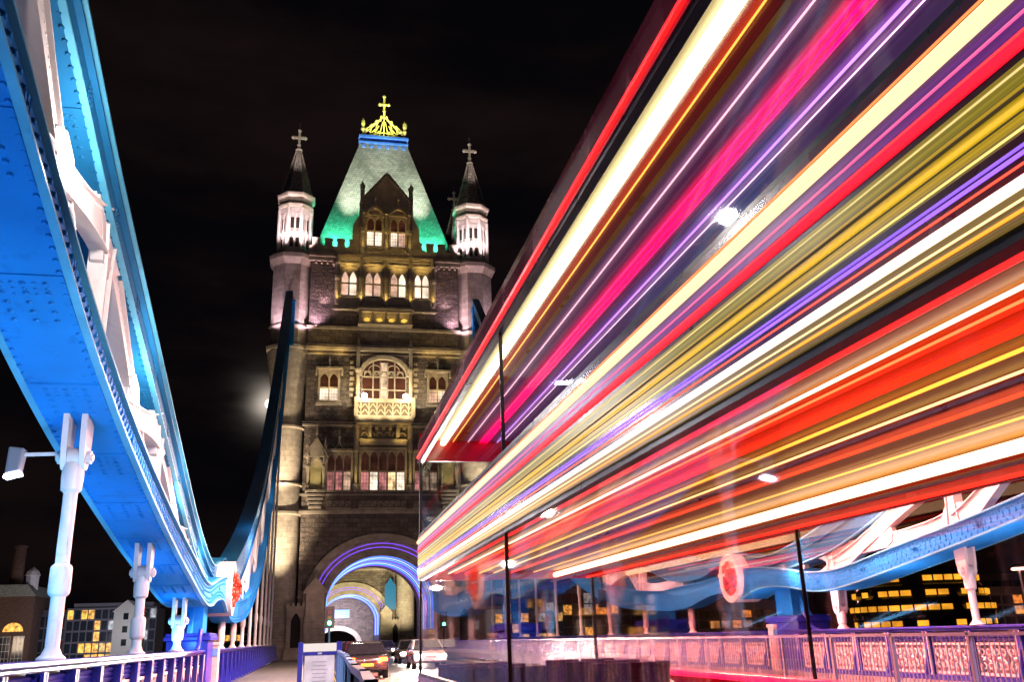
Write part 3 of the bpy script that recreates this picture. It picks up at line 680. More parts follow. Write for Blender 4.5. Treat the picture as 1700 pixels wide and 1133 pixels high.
    # ---- windows
    def window(x0, x1, z0, z1, yf, nl, head, pane, trans=None, fm=STONE, lead=True):
        f = B(); wd = (x1-x0)/nl
        f.box(x0-.14, x0+.06, yf-.12, yf+.3, z0, z1+.1).box(x1-.06, x1+.14, yf-.12, yf+.3, z0, z1+.1).box(x0-.2, x1+.2, yf-.22, yf+.28, z0-.16, z0-.001).box(x0-.16, x1+.16, yf-.14, yf+.28, z1+.1, z1+.28)
        for k in range(nl):
            cx_ = x0+(k+.5)*wd
            f.arch_fill(cx_, wd/2-.06, z1-head-.08, head, z1+.1, yf+.08, yf+.25, 'pt', 10)
            if k: f.box(x0+k*wd-.07, x0+k*wd+.07, yf+.02, yf+.26, z0, z1)
        for tz in (trans or []): f.box(x0, x1, yf+.05, yf+.25, tz-.06, tz+.06)
        fo = f.build('window', fm, T)
        for k, pm_ in enumerate(pane if isinstance(pane, list) else [pane]):
            if isinstance(pane, list): za, zb = (z0, trans[0]) if k == 0 else (trans[0], z1)
            else: za, zb = z0, z1
            for q in range(nl):
                p = B(); p.box(x0+q*wd, x0+(q+1)*wd, yf+.32, yf+.36, za, zb)
                p.build('pane', random.choice(LITS) if pm_ is WIN_WARM else random.choice(PINKS) if pm_ is WIN_PINK else pm_, fo)
        if lead:
            g = B()
            for k in range(int((x1-x0)/.28)+1): g.box(x0+k*.28, x0+k*.28+.02, yf+.29, yf+.31, z0, z1)
            for k in range(int((z1-z0)/.35)+1): g.box(x0, x1, yf+.285, yf+.305, z0+k*.35, z0+k*.35+.02)
            g.build('glazing_bars', DARK, fo)
        return fo
    window(-2.1, 2.1, 13.4, 17.2, .6, 5, .6, [WIN_WARM, WIN_DIM], [15.2])
    window(-5.2, -2.95, 13.4, 16.85, .6, 3, .6, [WIN_WARM, WIN_DIM], [15.2]); window(2.95, 5.2, 13.4, 16.85, .6, 3, .6, [WIN_WARM, WIN_DIM], [15.2])
    window(-6.15, -4.35, 22.0, 24.8, .6, 2, .5, [WIN_PINK, WIN_DIM], [23.3]); window(4.35, 6.15, 22.0, 24.8, .6, 2, .5, [WIN_PINK, WIN_DIM], [23.3])
    for s in (-1, 1):
        m = B(); m.box(s*5.25-1.25, s*5.25+1.25, .2, .59, 25.05, 25.25); m.box(s*5.25-1.3, s*5.25-1.12, .25, .59, 24.5, 25.04); m.box(s*5.25+1.12, s*5.25+1.3, .25, .59, 24.5, 25.04); m.lathe((s*5.25, .4, 25.25), [(.12, 0), (.06, .4), (.14, .7), (.03, 1.2)], 6); m.build('window_hood', STONE, T); m = B(); m.box(s*5.25-1.2, s*5.25+1.2, .3, .59, 21.5, 21.75); m.build('sill', STONE, T)
    # big arched window
    f = B(); f.arch_fill(0, 2.12, 24.5, 1.75, 26.9, .62, .85, 'ell', 24); f.box(-2.2, -2.1, .62, .85, 21.9, 26.9).box(2.1, 2.2, .62, .85, 21.9, 26.9)
    f.arch_ring(0, 2.12, 1.75, 2.5, 2.1, 24.5, .25, .6, 'ell', 26)
    for x in (-1.05, -.35, .35, 1.05): f.box(x-.06, x+.06, .7, .9, 22, 26.0)
    for z in (23.2, 24.5): f.box(-2.1, 2.1, .72, .88, z-.05, z+.05)
    for x in (-1.6, -.7, 0, .7, 1.6): f.arch_fill(x, .32, 24.5, .5, 25.1, .74, .87, 'pt', 8)
    for x in (-.9, .9): f.path([(x+.6*math.cos(a), .8, 25.2+.5*math.sin(a)) for a in [i*math.pi/6 for i in range(13)]], .05, 5)
    fo = f.build('window', STONE, T)
    p = B(); p.box(-2.1, 2.1, .98, 1.02, 22, 26.4); p.build('pane', WIN_DIM, fo)
    p = B(); p.box(-.32, .32, .93, .96, 22, 26.0); p.build('pane', WIN_WARM, fo)
    for s in (-1, 1):
        m = B(); m.lathe((s*2.55, .15, 0), [(.34, 21.9), (.24, 22.2), (.2, 22.3), (.2, 24.7), (.3, 24.9), (.34, 25.1)], 8, .39); m.lathe((s*2.55, .25, 0), [(.24, 25.1), (.24, 27.2), (.34, 27.3), (.02, 28.3)], 4, .785)
        for k in range(7): m.box(s*3.1-.22, s*3.1+.12+(k%2)*.12, .45, .59, 22.4+k*.55, 22.7+k*.55)
        m.build('buttress', STONE, T)
    # lit balcony with pierced front
    m = B(); m.box(-2.75, 2.75, -1.0, .59, 19.85, 20.1); m.box(-2.6, 2.6, -.9, .59, 19.6, 19.849); bal = m.build('balcony', STONE, T)
    m = B(); m.box(-2.75, 2.75, -1.02, -.86, 21.65, 21.85); m.box(-2.6, 2.6, -.98, -.9, 20.1, 20.25); m.box(-2.6, 2.6, -.98, -.9, 21.5, 21.65)
    for k in range(7):
        cx_ = -2.25+k*.75
        for s in (-1, 1):
            for q in range(2): m.bar((cx_, -.94, 20.3+q*.55), (cx_+s*.34, -.94, 20.8+q*.55), .1, .08, (0, 1, 0))
        m.box(cx_-.05, cx_+.05, -.97, -.91, 20.25, 21.5)
    for s in (-1, 1): m.box(s*2.7-.18, s*2.7+.18, -1.05, -.7, 20.1, 22.0); m.box(s*2.7-.08, s*2.7+.08, -.7, .59, 20.1, 21.7)
    m.build('balustrade', STONE, bal)
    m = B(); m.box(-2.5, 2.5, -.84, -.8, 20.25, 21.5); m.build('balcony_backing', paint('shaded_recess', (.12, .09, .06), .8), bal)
    for s in (-1, 1):
        m = B(); m.ball((s*1.95, -.95, 22.15), .24, 10); m.box(s*1.95-.12, s*1.95+.12, -1.0, -.85, 21.86, 22.02)
        m.build('floodlamp', emit('floodlamp_glow', (1, .9, .72), 90), T)
    # frieze below the balcony
    m = B(); m.box(-2.2, 2.2, .25, .59, 17.7, 18.3); m.box(-2.3, 2.3, .1, .59, 18.05, 18.2)
    for k in range(6): m.arch_ring(-1.8+k*.72, .24, .24, .32, .32, 18.6, .4, .59, 'ell', 8)
    for x in (-1.3, 1.3): m.box(x-.16, x+.16, -.3, .59, 18.4, 19.58)
    for k in range(7): m.box(-2.1+k*.65, -1.8+k*.65, .1, .59, 19.2, 19.5)
    m.build('frieze', STONE, T)
    for s in (-1, 1):
        m = B(); m.lathe((s*2.55, .35, 0), [(.22, 13.2), (.34, 13.4), (.34, 13.8), (.16, 14), (.16, 16.9), (.26, 17.1), (.26, 19.3), (.34, 19.5)], 8, .39); m.build('pilaster', STONE, T)
        m = B(); m.box(s*4.1-1.2, s*4.1+1.2, .2, .59, 17.05, 17.25)
        m.path([(s*4.1-.45, .4, 17.3), (s*4.1-.12, .4, 17.6), (s*4.1, .4, 18.2)], .06, 5); m.path([(s*4.1+.45, .4, 17.3), (s*4.1+.12, .4, 17.6), (s*4.1, .4, 18.2)], .06, 5); m.lathe((s*4.1, .4, 18.1), [(.05, 0), (.16, .3), (.05, .5), (.12, .8), (.02, 1.1)], 6)
        m.build('window_hood', STONE, T)
        # canopied niche
        cx_ = s*6.2
        n_ = B(); n_.arch_ring(cx_, .52, .6, .75, .85, 15.6, -.1, .59, 'pt', 14); 
        for q in (-1, 1): n_.lathe((cx_+q*.72, -.15, 0), [(.16, 13.3), (.18, 13.7), (.09, 13.8), (.12, 14.6), (.2, 15.3), (.2, 15.5), (.12, 15.6), (.14, 16.6)], 8); n_.lathe((cx_+q*.8, -.1, 16.6), [(.14, 0), (.14, .7), (.18, .8), (.01, 1.7)], 6)
        n_.prism([(cx_-.95, 16.35), (cx_+.95, 16.35), (cx_, 18.0)], 'y', -.2, .5); n_.bar((cx_-1.1, -.24, 16.35), (cx_, -.24, 18.15), .14, .12, (0, 1, 0)); n_.bar((cx_+1.1, -.24, 16.35), (cx_, -.24, 18.15), .14, .12, (0, 1, 0))
        n_.lathe((cx_, -.15, 18.0), [(.12, 0), (.06, .5), (.14, .6), (.07, .8), (.02, 1.7)], 6)
        for q in range(5): n_.box(cx_-.9+q*.08, cx_+.9-q*.08, -.4+q*.12, .59, 13.1-q*.35, 13.3-q*.35)
        n_.build('niche', STONE, T)
        n_ = B(); n_.box(cx_-.5, cx_+.5, .3, .59, 13.3, 16.3); n_.build('niche_back', paint('niche_stone', (.34, .30, .18), .8, bump=.3), T)
    # oriel storey
    m = B()
    hs = [(-4.4,-2.85,32.6,35.4), (-2.05,-.45,32.6,35.4), (.45,2.05,32.6,35.4), (2.85,4.4,32.6,35.4)]
    m.wall(-5.05, 5.05, 31.3, 36.1, .1, .45, hs); m.box(-5.05, -4.95, .101, .6, 31.3, 36.1).box(4.95, 5.05, .101, .6, 31.3, 36.1); m.box(-5.05, 5.05, .101, .6, 31.2, 31.3)
    m.build('oriel', STONE, T)
    for a, b_, c_, d in hs: window(a, b_, 32.62, 35.35, .1, 2, .7, WIN_PINK, [34.0], lead=False)
    for x in (-4.75, -2.45, 0, 2.45, 4.75):
        m = B(); m.lathe((x, -.1, 0), [(.2, 31.6), (.24, 31.9), (.24, 34.1), (.32, 34.3), (.32, 34.6), (.2, 34.7), (.2, 35.8), (.3, 36), (.02, 37.2)], 8, .39); m.build('shaft', STONE, T)
    m = B(); m.box(-5.2, 5.2, -.1, .6, 35.85, 36.1)
    for x in (-2.45, 0, 2.45): m.prism([(x-.7, 36.7), (x+.7, 36.7), (x, 37.25)], 'y', -.15, .3)
    m.box(-5.2, 5.2, -.05, .1, 31.15, 31.32); m.build('oriel_cornice', STONE, T)
    m = B(); m.box(-2.75, 2.75, -.9, .59, 31.0, 31.25); m.box(-2.6, 2.6, -.75, .59, 30.75, 30.999); m.box(-2.65, 2.65, -.6, .59, 29.52, 29.65)
    m.box(-2.5, 2.5, -.25, .59, 29.652, 30.74)
    for x in (-2.45, -1.25, 0, 1.25, 2.45): m.box(x-.13, x+.13, -.6, -.251, 29.652, 30.74)
    m.build('corbel_balcony', STONE, T)
    gs_ = paint('gold_stone', (.5, .42, .22), .7, bump=.4)
    for x in (-1.85, -.62, .62, 1.85): m = B(); m.arch_ring(x, .01, .01, .45, .5, 29.75, -.4, -.252, 'ell', 10); m.build('corbel_panel', gs_, T)
    # battlemented parapet
    for s in (-1, 1):
        m = B(); a, b_ = sorted((s*2.6, s*7.6)); m.box(a, b_, .35, .7, 37.2, 38.0)
        for k in range(4):
            x = s*(3.3+k*1.22); m.box(x-.38, x+.38, .35, .7, 38.001, 38.75); m.box(x-.42, x+.42, .3, .75, 38.751, 38.86)
        m.build('battlement', STONE, T)
    # dormer with gable
    m = B(); m.wall(-2.75, 2.75, 37.2, 43.2, .2, .5, [(-2.0,-.4,38.1,41.6), (.4,2.0,38.1,41.6)])
    m.box(-2.75, -2.6, .201, 6, 37.2, 43.2).box(2.6, 2.75, .201, 6, 37.2, 43.2)
    m.prism([(-2.75, 43.2), (2.75, 43.2), (2.2, 43.9), (0, 46.3), (-2.2, 43.9)], 'y', .2, 8)
    m.box(-3.4, -2.751, .25, 3, 37.2, 40.4).box(2.751, 3.4, .25, 3, 37.2, 40.4)
    m.prism([(-3.4, 40.4), (-2.751, 40.4), (-2.751, 41.6)], 'y', .25, 3).prism([(2.751, 40.4), (3.4, 40.4), (2.751, 41.6)], 'y', .25, 3)
    dm = m.build('dormer', STONE, T)
    m = B(); m.bar((-2.5, .1, 43.3), (0, .1, 46.45), .3, .25, (0, 1, 0)); m.bar((2.5, .1, 43.3), (0, .1, 46.45), .3, .25, (0, 1, 0))
    for s in (-1, 1): m.box(s*2.5-.2, s*2.5+.2, -.05, .5, 37.3, 44.8); m.box(s*2.5-.28, s*2.5+.28, -.1, .55, 44.801, 45.0); m.lathe((s*2.5, .2, 45), [(.2, 0), (.02, .5)], 6)
    m.build('gable_coping', DSLATE, dm)
    for s in (-1, 1):
        window(s*1.2-.8, s*1.2+.8, 38.15, 41.5, .2, 2, .6, [WIN_PINK, WIN_DIM], [39.9])
        m = B(); m.arch_ring(s*1.2, .75, .9, .95, 1.2, 41.4, -.1, .19, 'ell', 14); m.path([(s*1.2-.5, 0, 42.2), (s*1.2-.15, 0, 42.7), (s*1.2, 0, 43.4)], .07, 5); m.path([(s*1.2+.5, 0, 42.2), (s*1.2+.15, 0, 42.7), (s*1.2, 0, 43.4)], .07, 5)
        for q in range(5): m.ball((s*1.2-.5+q*.25, -.02, 42.1+.35*(1-abs(q-2)/2)), .1, 6)
        m.lathe((s*1.2, 0, 43.2), [(.05, 0), (.17, .25), (.05, .5), (.02, .9)], 6); m.build('window_hood', STONE, T)
    for x in (0, 2.35, -2.35):
        m = B(); m.lathe((x, -.05, 0), [(.2, 37.2), (.22, 37.6), (.18, 39.4), (.26, 39.6), (.26, 40), (.14, 40.1), (.14, 41.6), (.22, 41.7)], 8); m.build('shaft', STONE, dm)
    m = B()
    for k in range(6): m.arch_ring(-1.9+k*.76, .18, .2, .26, .28, 37.5, .05, .19, 'pt', 8)
    m.build('tracery', STONE, dm)
    # roof
    R_ = B(); zb, zt = 37.4, 53.4
    P = [(-7.4, 1.9), (7.4, 1.9), (7.4, 14.1), (-7.4, 14.1)]; Q = [(-2.65, 6.1), (2.65, 6.1), (2.65, 9.9), (-2.65, 9.9)]
    R_.add([(x, y, zb) for x, y in P]+[(x, y, zt) for x, y in Q], [(0,1,5,4),(1,2,6,5),(2,3,7,6),(3,0,4,7),(4,5,6,7)])
    rf = R_.build('roof', SLATE, T)
    m = B(); m.box(-2.75, 2.75, 5.8, 10.2, 53.4, 53.6); m.box(-2.6, 2.6, 6.0, 10.0, 53.601, 54.1); m.box(-2.78, 2.78, 5.78, 10.22, 54.101, 54.35)
    for k in range(6): m.box(-2.4+k*.9, -2.1+k*.9, 5.75, 6.05, 52.8, 53.1)
    m.build('lead_ridge', LEAD, rf)
    m = MB((0, 0, E-.15-2.32)); yc = 6.0
    m.box(-2.5, 2.5, yc-.05, yc+.1, 56.601, 56.8)
    for s in (-1, 1):
        m.bar((s*2.2, yc, 56.9), (0, yc, 59.3), .14, .12, (0, 1, 0)); m.bar((s*2.2, yc, 56.7), (s*.1, yc, 57.2), .12, .1, (0, 1, 0))
        m.lathe((s*2.35, yc, 56.6), [(.14, 0), (.1, .6), (.24, .9), (.12, 1.2), (.24, 1.5), (.22, 1.9), (.02, 2.3)], 6)
        for q in range(4):
            t_ = (q+.5)/4; m.ball((s*2.2*(1-t_), yc, 56.95+2.4*t_+.2), .17, 6)
        for q in range(3): m.bar((s*(.5+q*.6), yc, 56.8), (s*(.15+q*.4), yc, 58.6-q*.5), .09, .09, (0, 1, 0)); m.arch_ring(s*(.55+q*.6), .15, .2, .25, .3, 57.1, yc-.05, yc+.05, 'pt', 8)
    for s in (-1, 1):
        for q in range(3): m.path([(s*(2.2-q*.62), yc, 56.8), (s*(2.0-q*.6), yc, 57.5+q*.35), (s*(1.5-q*.5), yc, 58.0+q*.45), (s*(.8-q*.3), yc, 58.5+q*.4)], .07, 5)
        for q in range(4): m.ball((s*(1.95-q*.5), yc, 57.55+q*.42), .15, 6)
    m.bar((0, yc, 56.8), (0, yc, 60), .14, .12, (0, 1, 0)); m.box(-.12, .12, yc-.06, yc+.06, 59.2, 61.9); m.box(-.5, .5, yc-.06, yc+.06, 60.75, 61.0)
    for p in ((-.5, 60.87), (.5, 60.87), (0, 61.95), (0, 60.0), (0, 60.87)): m.ball((p[0], yc, p[1]), .2, 6)
    m.build('gilded_crest', GOLD, rf)
    # turrets
    for sx in (-1, 1):
        for ty in (2.2, 13.8):
            c0 = (sx*9.15, ty, 0); a8 = math.pi/8
            m = B(); m.lathe(c0, [(2.05, 27.0), (2.05, 36.2)], 8, a8); tu = m.build('turret', ASHLAR, T)
            m = B(); m.lathe(c0, [(1.62, 11.55), (1.62, 23.6), (1.75, 24.2), (1.75, 24.6), (2.1, 26.6), (2.12, 26.98)], 24)
            m.lathe(c0, [(1.62, -1.4), (1.62, 11.2)], 24); m.lathe(c0, [(2.3, -1.4), (2.3, -.6), (1.95, -.4), (1.95, .1), (1.7, .4)], 24)
            m.build('turret_column', ASHLAR, tu, smooth=True)
            m = B()
            for z, h, r in ((11.2, .35, 1.85), (13.9, .25, 1.8), (19.3, .3, 1.85), (19.7, .2, 1.74)): m.lathe(c0, [(r-.1, z), (r, z+.08), (r, z+h-.05), (r-.12, z+h)], 24)
            m.build('ring_moulding', STONE, tu)
            m = B(); m.lathe(c0, [(2.1, 26.99), (2.35, 27.1), (2.4, 27.4), (2.12, 27.6)], 8, a8); m.build('cornice', STONE, tu); m = B(); m.lathe(c0, [(2.08, 29.1), (2.28, 29.3), (2.28, 29.45), (2.08, 29.7)], 8, a8); m.build('cornice', STONE, tu)
            m = B(); m.lathe(c0, [(2.08, 35.9), (2.2, 36.1), (2.5, 36.5), (2.55, 36.9), (2.3, 37.1), (2.2, 37.35), (1.5, 37.4)], 8, a8)
            for k in range(8): m.lathe((c0[0]+2.22*math.cos(a8+k*math.pi/4), c0[1]+2.22*math.sin(a8+k*math.pi/4), 36.15), [(.1, 0), (.16, .3), (.12, .45)], 6)
            m.build('cornice', STONE, tu)
            m = B(); m.lathe(c0, [(1.45, 37.35), (1.45, 42.2)], 8, a8)
            for k in range(8):
                a = a8+k*math.pi/4; m.lathe((c0[0]+1.68*math.cos(a), c0[1]+1.68*math.sin(a), 37.36), [(.2, 0), (.2, 4.8)], 6)
            for k in range(8):
                a = k*math.pi/4; ca, sa = math.cos(a), math.sin(a); d = 1.57
                def Pt(u, z, dd=0): return (c0[0]+ca*(d+dd)-sa*u, c0[1]+sa*(d+dd)+ca*u, z)
                for z0_, z1_ in ((37.36, 37.8), (39.35, 39.6), (41.6, 42.2)):
                    m.add([Pt(-.6, z0_, -.1), Pt(.6, z0_, -.1), Pt(.6, z0_), Pt(-.6, z0_), Pt(-.6, z1_, -.1), Pt(.6, z1_, -.1), Pt(.6, z1_), Pt(-.6, z1_)], [(0,3,2,1),(4,5,6,7),(0,1,5,4),(1,2,6,5),(2,3,7,6),(3,0,4,7)])
                for u in (-.3, .3):
                    for zc in (39.0, 41.1):
                        m.path([Pt(u-.3, zc-.1), Pt(u-.22, zc+.25), Pt(u, zc+.5), Pt(u+.22, zc+.25), Pt(u+.3, zc-.1)], .06, 5)
                m.tube(Pt(0, 37.8), Pt(0, 41.6), .06, .06, 6)
            la = m.build('lantern', paint('pale_lantern_stone', (.6, .54, .5), .7, var=.12, bump=.3, dirt=.2, dcol=(.3, .25, .2)), tu)
            m = B()
            for k in range(8):
                a = k*math.pi/4; ca, sa = math.cos(a), math.sin(a)
                for u in (-.3, .3):
                    for z0_, z1_ in ((37.95, 38.95), (40.0, 41.2)):
                        q = [(c0[0]+ca*1.352-sa*(u+e), c0[1]+sa*1.352+ca*(u+e)) for e in (-.21, .21)]
                        m.add([(q[0][0], q[0][1], z0_), (q[1][0], q[1][1], z0_), (q[1][0], q[1][1], z1_), (q[0][0], q[0][1], z1_)], [(0,1,2,3)])
            m.build('lantern_opening', DARK, la)
            m = B(); m.lathe(c0, [(1.6, 42.2), (1.85, 42.35), (1.9, 42.6), (1.75, 42.75), (1.75, 43.4), (2.0, 43.55), (2.05, 43.8), (1.6, 43.95)], 8, a8); m.build('cornice', STONE, tu)
            m = B(); m.lathe(c0, [(1.72, 43.9), (1.2, 45.6), (.75, 47.3), (.25, 49.6)], 8, a8)
            sp = m.build('spire', DSLATE, tu)
            m = B()
            for k in range(8):
                a = a8+k*math.pi/4; m.tube((c0[0]+1.72*math.cos(a), c0[1]+1.72*math.sin(a), 43.95), (c0[0]+.25*math.cos(a), c0[1]+.25*math.sin(a), 49.6), .07, .05, 5)
            m.lathe((c0[0], c0[1], 49.5), [(.3, 0), (.38, .15), (.2, .35), (.16, .6), (.22, .8)], 8)
            m.cbox((c0[0], c0[1], 51.0), (.22, .22, 2.0)); m.cbox((c0[0], c0[1], 51.15), (1.25, .22, .26))
            for p in ((-.62, 51.15), (.62, 51.15), (0, 52.0)): m.ball((c0[0]+p[0], c0[1], p[1]), .22, 6)
            m.tube((c0[0], c0[1], 52.1), (c0[0], c0[1], 52.9), .03, .01, 5)
            m.build('finial_cross', STONE, sp)
    # blue chain anchor plates on the turrets
    for s in (-1, 1):
        m = B(); m.box(s*9.15-.42, s*9.15+.42, -.35, .3, 27.2, 31.6); m.box(s*9.15-.48, s*9.15+.48, -.4, .35, 31.601, 31.75); m.build('chain_anchor', TEAL, T)
    return T
tw = bridge_tower('main stone bridge tower with steep green-lit roof, gold crest and lit windows', 85)
tw2 = copy_tree(tw); tw2.location = (CX, 157, .15); tw2['label'] = 'second bridge tower, seen only through the road arch of the nearer one'
#@@BUS
# ---------------------------------------------------------------- double-decker bus (z relative to eye level, local x from its near side)
BUSRED = paint('bus_red_paint', (.50, .006, .010), .22, var=.08, scale=1.5, coat=.6)
BUSDRED = paint('bus_dark_maroon', (.16, .004, .02), .25, var=.2, scale=1.5, coat=.5)
BUSGLASS = glassy('bus_glass', (.93, .95, .95)); LOWGLASS = glassy('red_haze_glass', (.98, .84, .82)); BLACKT = paint('black_trim', (.012, .012, .014), .3)  # lower glass: red haze of the light put into its tint
RUBBER = paint('tyre_rubber', (.02, .02, .02), .85); METAL = paint('brushed_metal', (.5, .5, .52), .3, .9)
def bus(label, X, ya, yb):
    T = thing('double_decker_bus', label, 'bus', (X, ya, 0))
    Ln = yb-ya; W = 2.5; off = (0, 0, E)
    def B(): return MB(off)
    # near and far skirts, with wheel arches
    wy = [2.6, Ln-2.7]
    for x, nm in ((0, 'side_panel'), (W-.06, 'side_panel')):
        m = B(); z0, z1 = -1.22, -.46; y = 0
        for c in wy: m.box(x, x+.06, y, c-.62, z0, z1); m.arch_fill(0, 0, 0, 0, 0, 0, 0, 'ell', 1) if False else None; y = c+.62
        m.box(x, x+.06, y, Ln, z0, z1)
        for c in wy:
            pts = [(c+.62*math.cos(math.pi*i/14), -1.0+.52*math.sin(math.pi*i/14)) for i in range(15)]
            for (a, b_), (c2, d) in zip(pts, pts[1:]): m.add([(x,a,b_),(x,c2,d),(x,c2,z1),(x,a,z1),(x+.06,a,b_),(x+.06,c2,d),(x+.06,c2,z1),(x+.06,a,z1)], [(0,1,2,3),(7,6,5,4),(0,4,5,1),(3,2,6,7)])
        m.build(nm, BUSRED, T)
    far = x
    # window posts, glazing
    nb = 2
    for (z0, z1, kind) in ((-.46, .78, 'lower'), (1.34, 2.40, 'upper')):
        for x in (.015, W-.055):
            g = B(); g.box(x+.012, x+.022, .12, Ln-.12, z0+.01, z1-.01); g.build('side_glazing', BUSGLASS if kind == 'upper' else LOWGLASS, T)
            for k in range(nb+1):
                y = .06+k*(Ln-.12)/nb; w_ = .03 if k in (0, nb) else .006; p = B(); p.box(x, x+.03, y-w_, y+w_, z0, z1); p.build('window_post', BLACKT, T)
            r = B(); r.box(x-.003, x+.05, 0, Ln, z0, z0+.035); r.box(x-.003, x+.05, 0, Ln, z1-.03, z1)
            r.build('window_seal', BLACKT, T)
    # body between decks: glowing bands and strips added to draw the light trails
    def band(x, z0, z1, m_, nm): q = B(); q.box(x, x+.06, 0, Ln, z0, z1); return q.build(nm, m_, T)
    OLIVE = streak('olive_trail_panel', (.10, .07, .005), (.5, .38, .01), .6); YEL = streak('yellow_trail_panel', (.40, .22, .005), (.9, .62, .01), .62)  # trail glow put into emissive panel colours
    VIO = streak('violet_trail_panel', (.05, .006, .06), (.16, .02, .24), .8); OL2 = streak('brown_trail_panel', (.10, .05, .008), (.42, .27, .06), .55)
    band(0, 1.29, 1.34, BUSDRED, 'cant_panel'); band(0, 1.17, 1.24, VIO, 'trail_panel'); band(0, 1.105, 1.125, BLACKT, 'trail_panel_frame'); band(0, 1.055, 1.105, OLIVE, 'trail_panel')
    band(0, .975, 1.055, YEL, 'trail_panel'); band(0, .955, .975, OL2, 'trail_panel'); band(0, .87, .955, BUSDRED, 'side_panel'); band(0, .78, .845, OL2, 'trail_panel')
    q = B(); q.box(.062, .08, 0, Ln, .78, 1.34); q.build('panel_backing', BLACKT, T)
    band(W-.06, .78, 1.34, BUSRED, 'side_panel')
    for x in (0, W-.06): band(x, 2.40, 2.62, BUSDRED, 'roof_side')
    def strip(x, z, r, m_, y0=.05, y1=None, nm='light_strip'): q = B(); q.tube((x, y0, z), (x, (y1 or Ln-.05), z), r, r, 8); return q.build(nm, m_, T)  # side strips added to stand in for the light trails
    strip(.0, 1.265, .024, emit('cream_strip', (1, .74, .36), 1.6)); strip(.0, 1.145, .017, emit('red_strip', (1, .004, .02), 2.2)); strip(.0, .857, .013, emit('white_strip', (1, .88, .72), 2.6))
    strip(-.004, 2.45, .02, emit('red_strip_roof', (1, .005, .005), 2.6)); strip(0, 1.015, .006, emit('amber_pin_strip', (1, .5, .03), 1.2)); strip(0, .915, .005, emit('violet_pin_strip', (.25, .1, 1), 2.2)); strip(0, .93, .004, emit('violet_pin_strip', (.25, .1, 1), 1.8))
    # roof with rounded edges
    m = B(); pr = [(0, 2.62), (.02, 2.72), (.08, 2.82), (.2, 2.88), (W-.2, 2.88), (W-.08, 2.82), (W-.02, 2.72), (W, 2.62), (W-.06, 2.62), (W-.1, 2.72), (W-.22, 2.8), (.22, 2.8), (.1, 2.72), (.06, 2.62)]
    m.prism(pr, 'y', 0, Ln); m.build('roof', BUSDRED, T)
    # ceilings: lengthwise panels with the trail bands put into their colour
    sx_ = (30, .1, 3); CE_V = streak('violet_ceiling', (.22, .08, .34), (.60, .34, .72), 0, .45, sx_); CE_O = streak('olive_cream_ceiling', (.36, .30, .12), (.62, .54, .30), 0, .45, sx_); CE_R = streak('red_ceiling', (.22, .01, .01), (.7, .03, .02), 0, .4, sx_); CE_B = streak('tan_ceiling', (.22, .13, .03), (.50, .38, .12), 0, .4, sx_)
    def ceil(x0, x1, z, m_): q = B(); q.box(x0, x1, .06, Ln-.06, z, z+.03); q.build('ceiling_panel', m_, T)
    ceil(.065, .33, 2.70, CE_O); ceil(.33, .44, 2.701, CE_O); ceil(.44, .60, 2.70, CE_R); ceil(.60, .64, 2.699, paint('gold_trail_band', (.6, .35, .03), .3)); ceil(.64, W-.065, 2.70, CE_V)
    ceil(.065, .9, .86, CE_B); ceil(.9, 1.6, .862, CE_O); ceil(1.6, W-.065, .86, CE_B)
    # ceiling tubes, most of them coloured ones added along the light trails
    strip(.355, 2.665, .042, emit('white_tube', (1, .88, .62), 8), nm='ceiling_trail_tube'); 
    for k in range(3): strip(.90+k*.045, 2.68, .009, emit('pink_tube', (1, .0, .07), 5.5), nm='ceiling_trail_tube')
    strip(1.9, 2.66, .025, emit('violet_tube', (.42, .10, 1), 13), nm='ceiling_trail_tube')
    strip(1.93, .80, .035, emit('cream_tube', (1, .80, .45), 6), nm='ceiling_trail_tube'); strip(.24, .835, .014, emit('red_tube', (1, .012, .012), 5), nm='ceiling_trail_tube'); strip(.66, .835, .018, emit('orange_red_tube', (1, .02, .005), 3.5), nm='ceiling_trail_tube')
    strip(.54, .845, .008, emit('orange_red_tube', (1, .02, .005), 2.5), nm='ceiling_trail_tube')
    strip(W-.11, -.42, .03, emit('rose_trail_tube', (1, .01, .07), 4), nm='floor_trail_tube'); strip(W-.11, .76, .012, emit('red_tube', (1, .02, .01), 4), nm='ceiling_trail_tube')  # red tubes added for a glowing band at floor and window head
    for xx_, rr_, cc_, ee_ in ((.42, .007, (1, .85, .6), 5), (.5, .005, (1, .1, .03), 6), (.85, .008, (1, .45, .05), 3), (1.05, .006, (1, .8, .3), 3), (1.3, .01, (1, .06, .02), 3), (1.62, .006, (1, .5, .1), 3)): strip(xx_, .842, rr_, emit('pin_tube', cc_, ee_), nm='ceiling_trail_tube')
    for xx_, rr_, cc_, ee_ in ((.2, .006, (1, .05, .02), 5), (.5, .006, (1, .4, .05), 3), (.72, .006, (1, .5, .6), 2.5), (1.15, .008, (.7, .3, 1), 2), (1.22, .004, (1, .6, .8), 3), (1.5, .006, (.4, .2, 1), 3)): strip(xx_, 2.685, rr_, emit('pin_tube', cc_, ee_), nm='ceiling_trail_tube')
    for zz_, rr_, cc_, ee_ in ((.80, .004, (1, .25, .02), 2.5), (.822, .003, (1, .7, .3), 2), (.893, .003, (1, .05, .02), 3), (.965, .003, (1, .75, .2), 1.5), (1.0, .003, (.2, .12, .01), .3), (1.04, .005, (.15, .1, .01), .2), (1.09, .003, (1, .8, .3), 1), (1.2, .004, (1, .1, .3), 1.5), (1.305, .004, (1, .2, .05), 2)): strip(0, zz_, rr_, emit('pin_strip', cc_, ee_))  # thin strips added as further trail lines
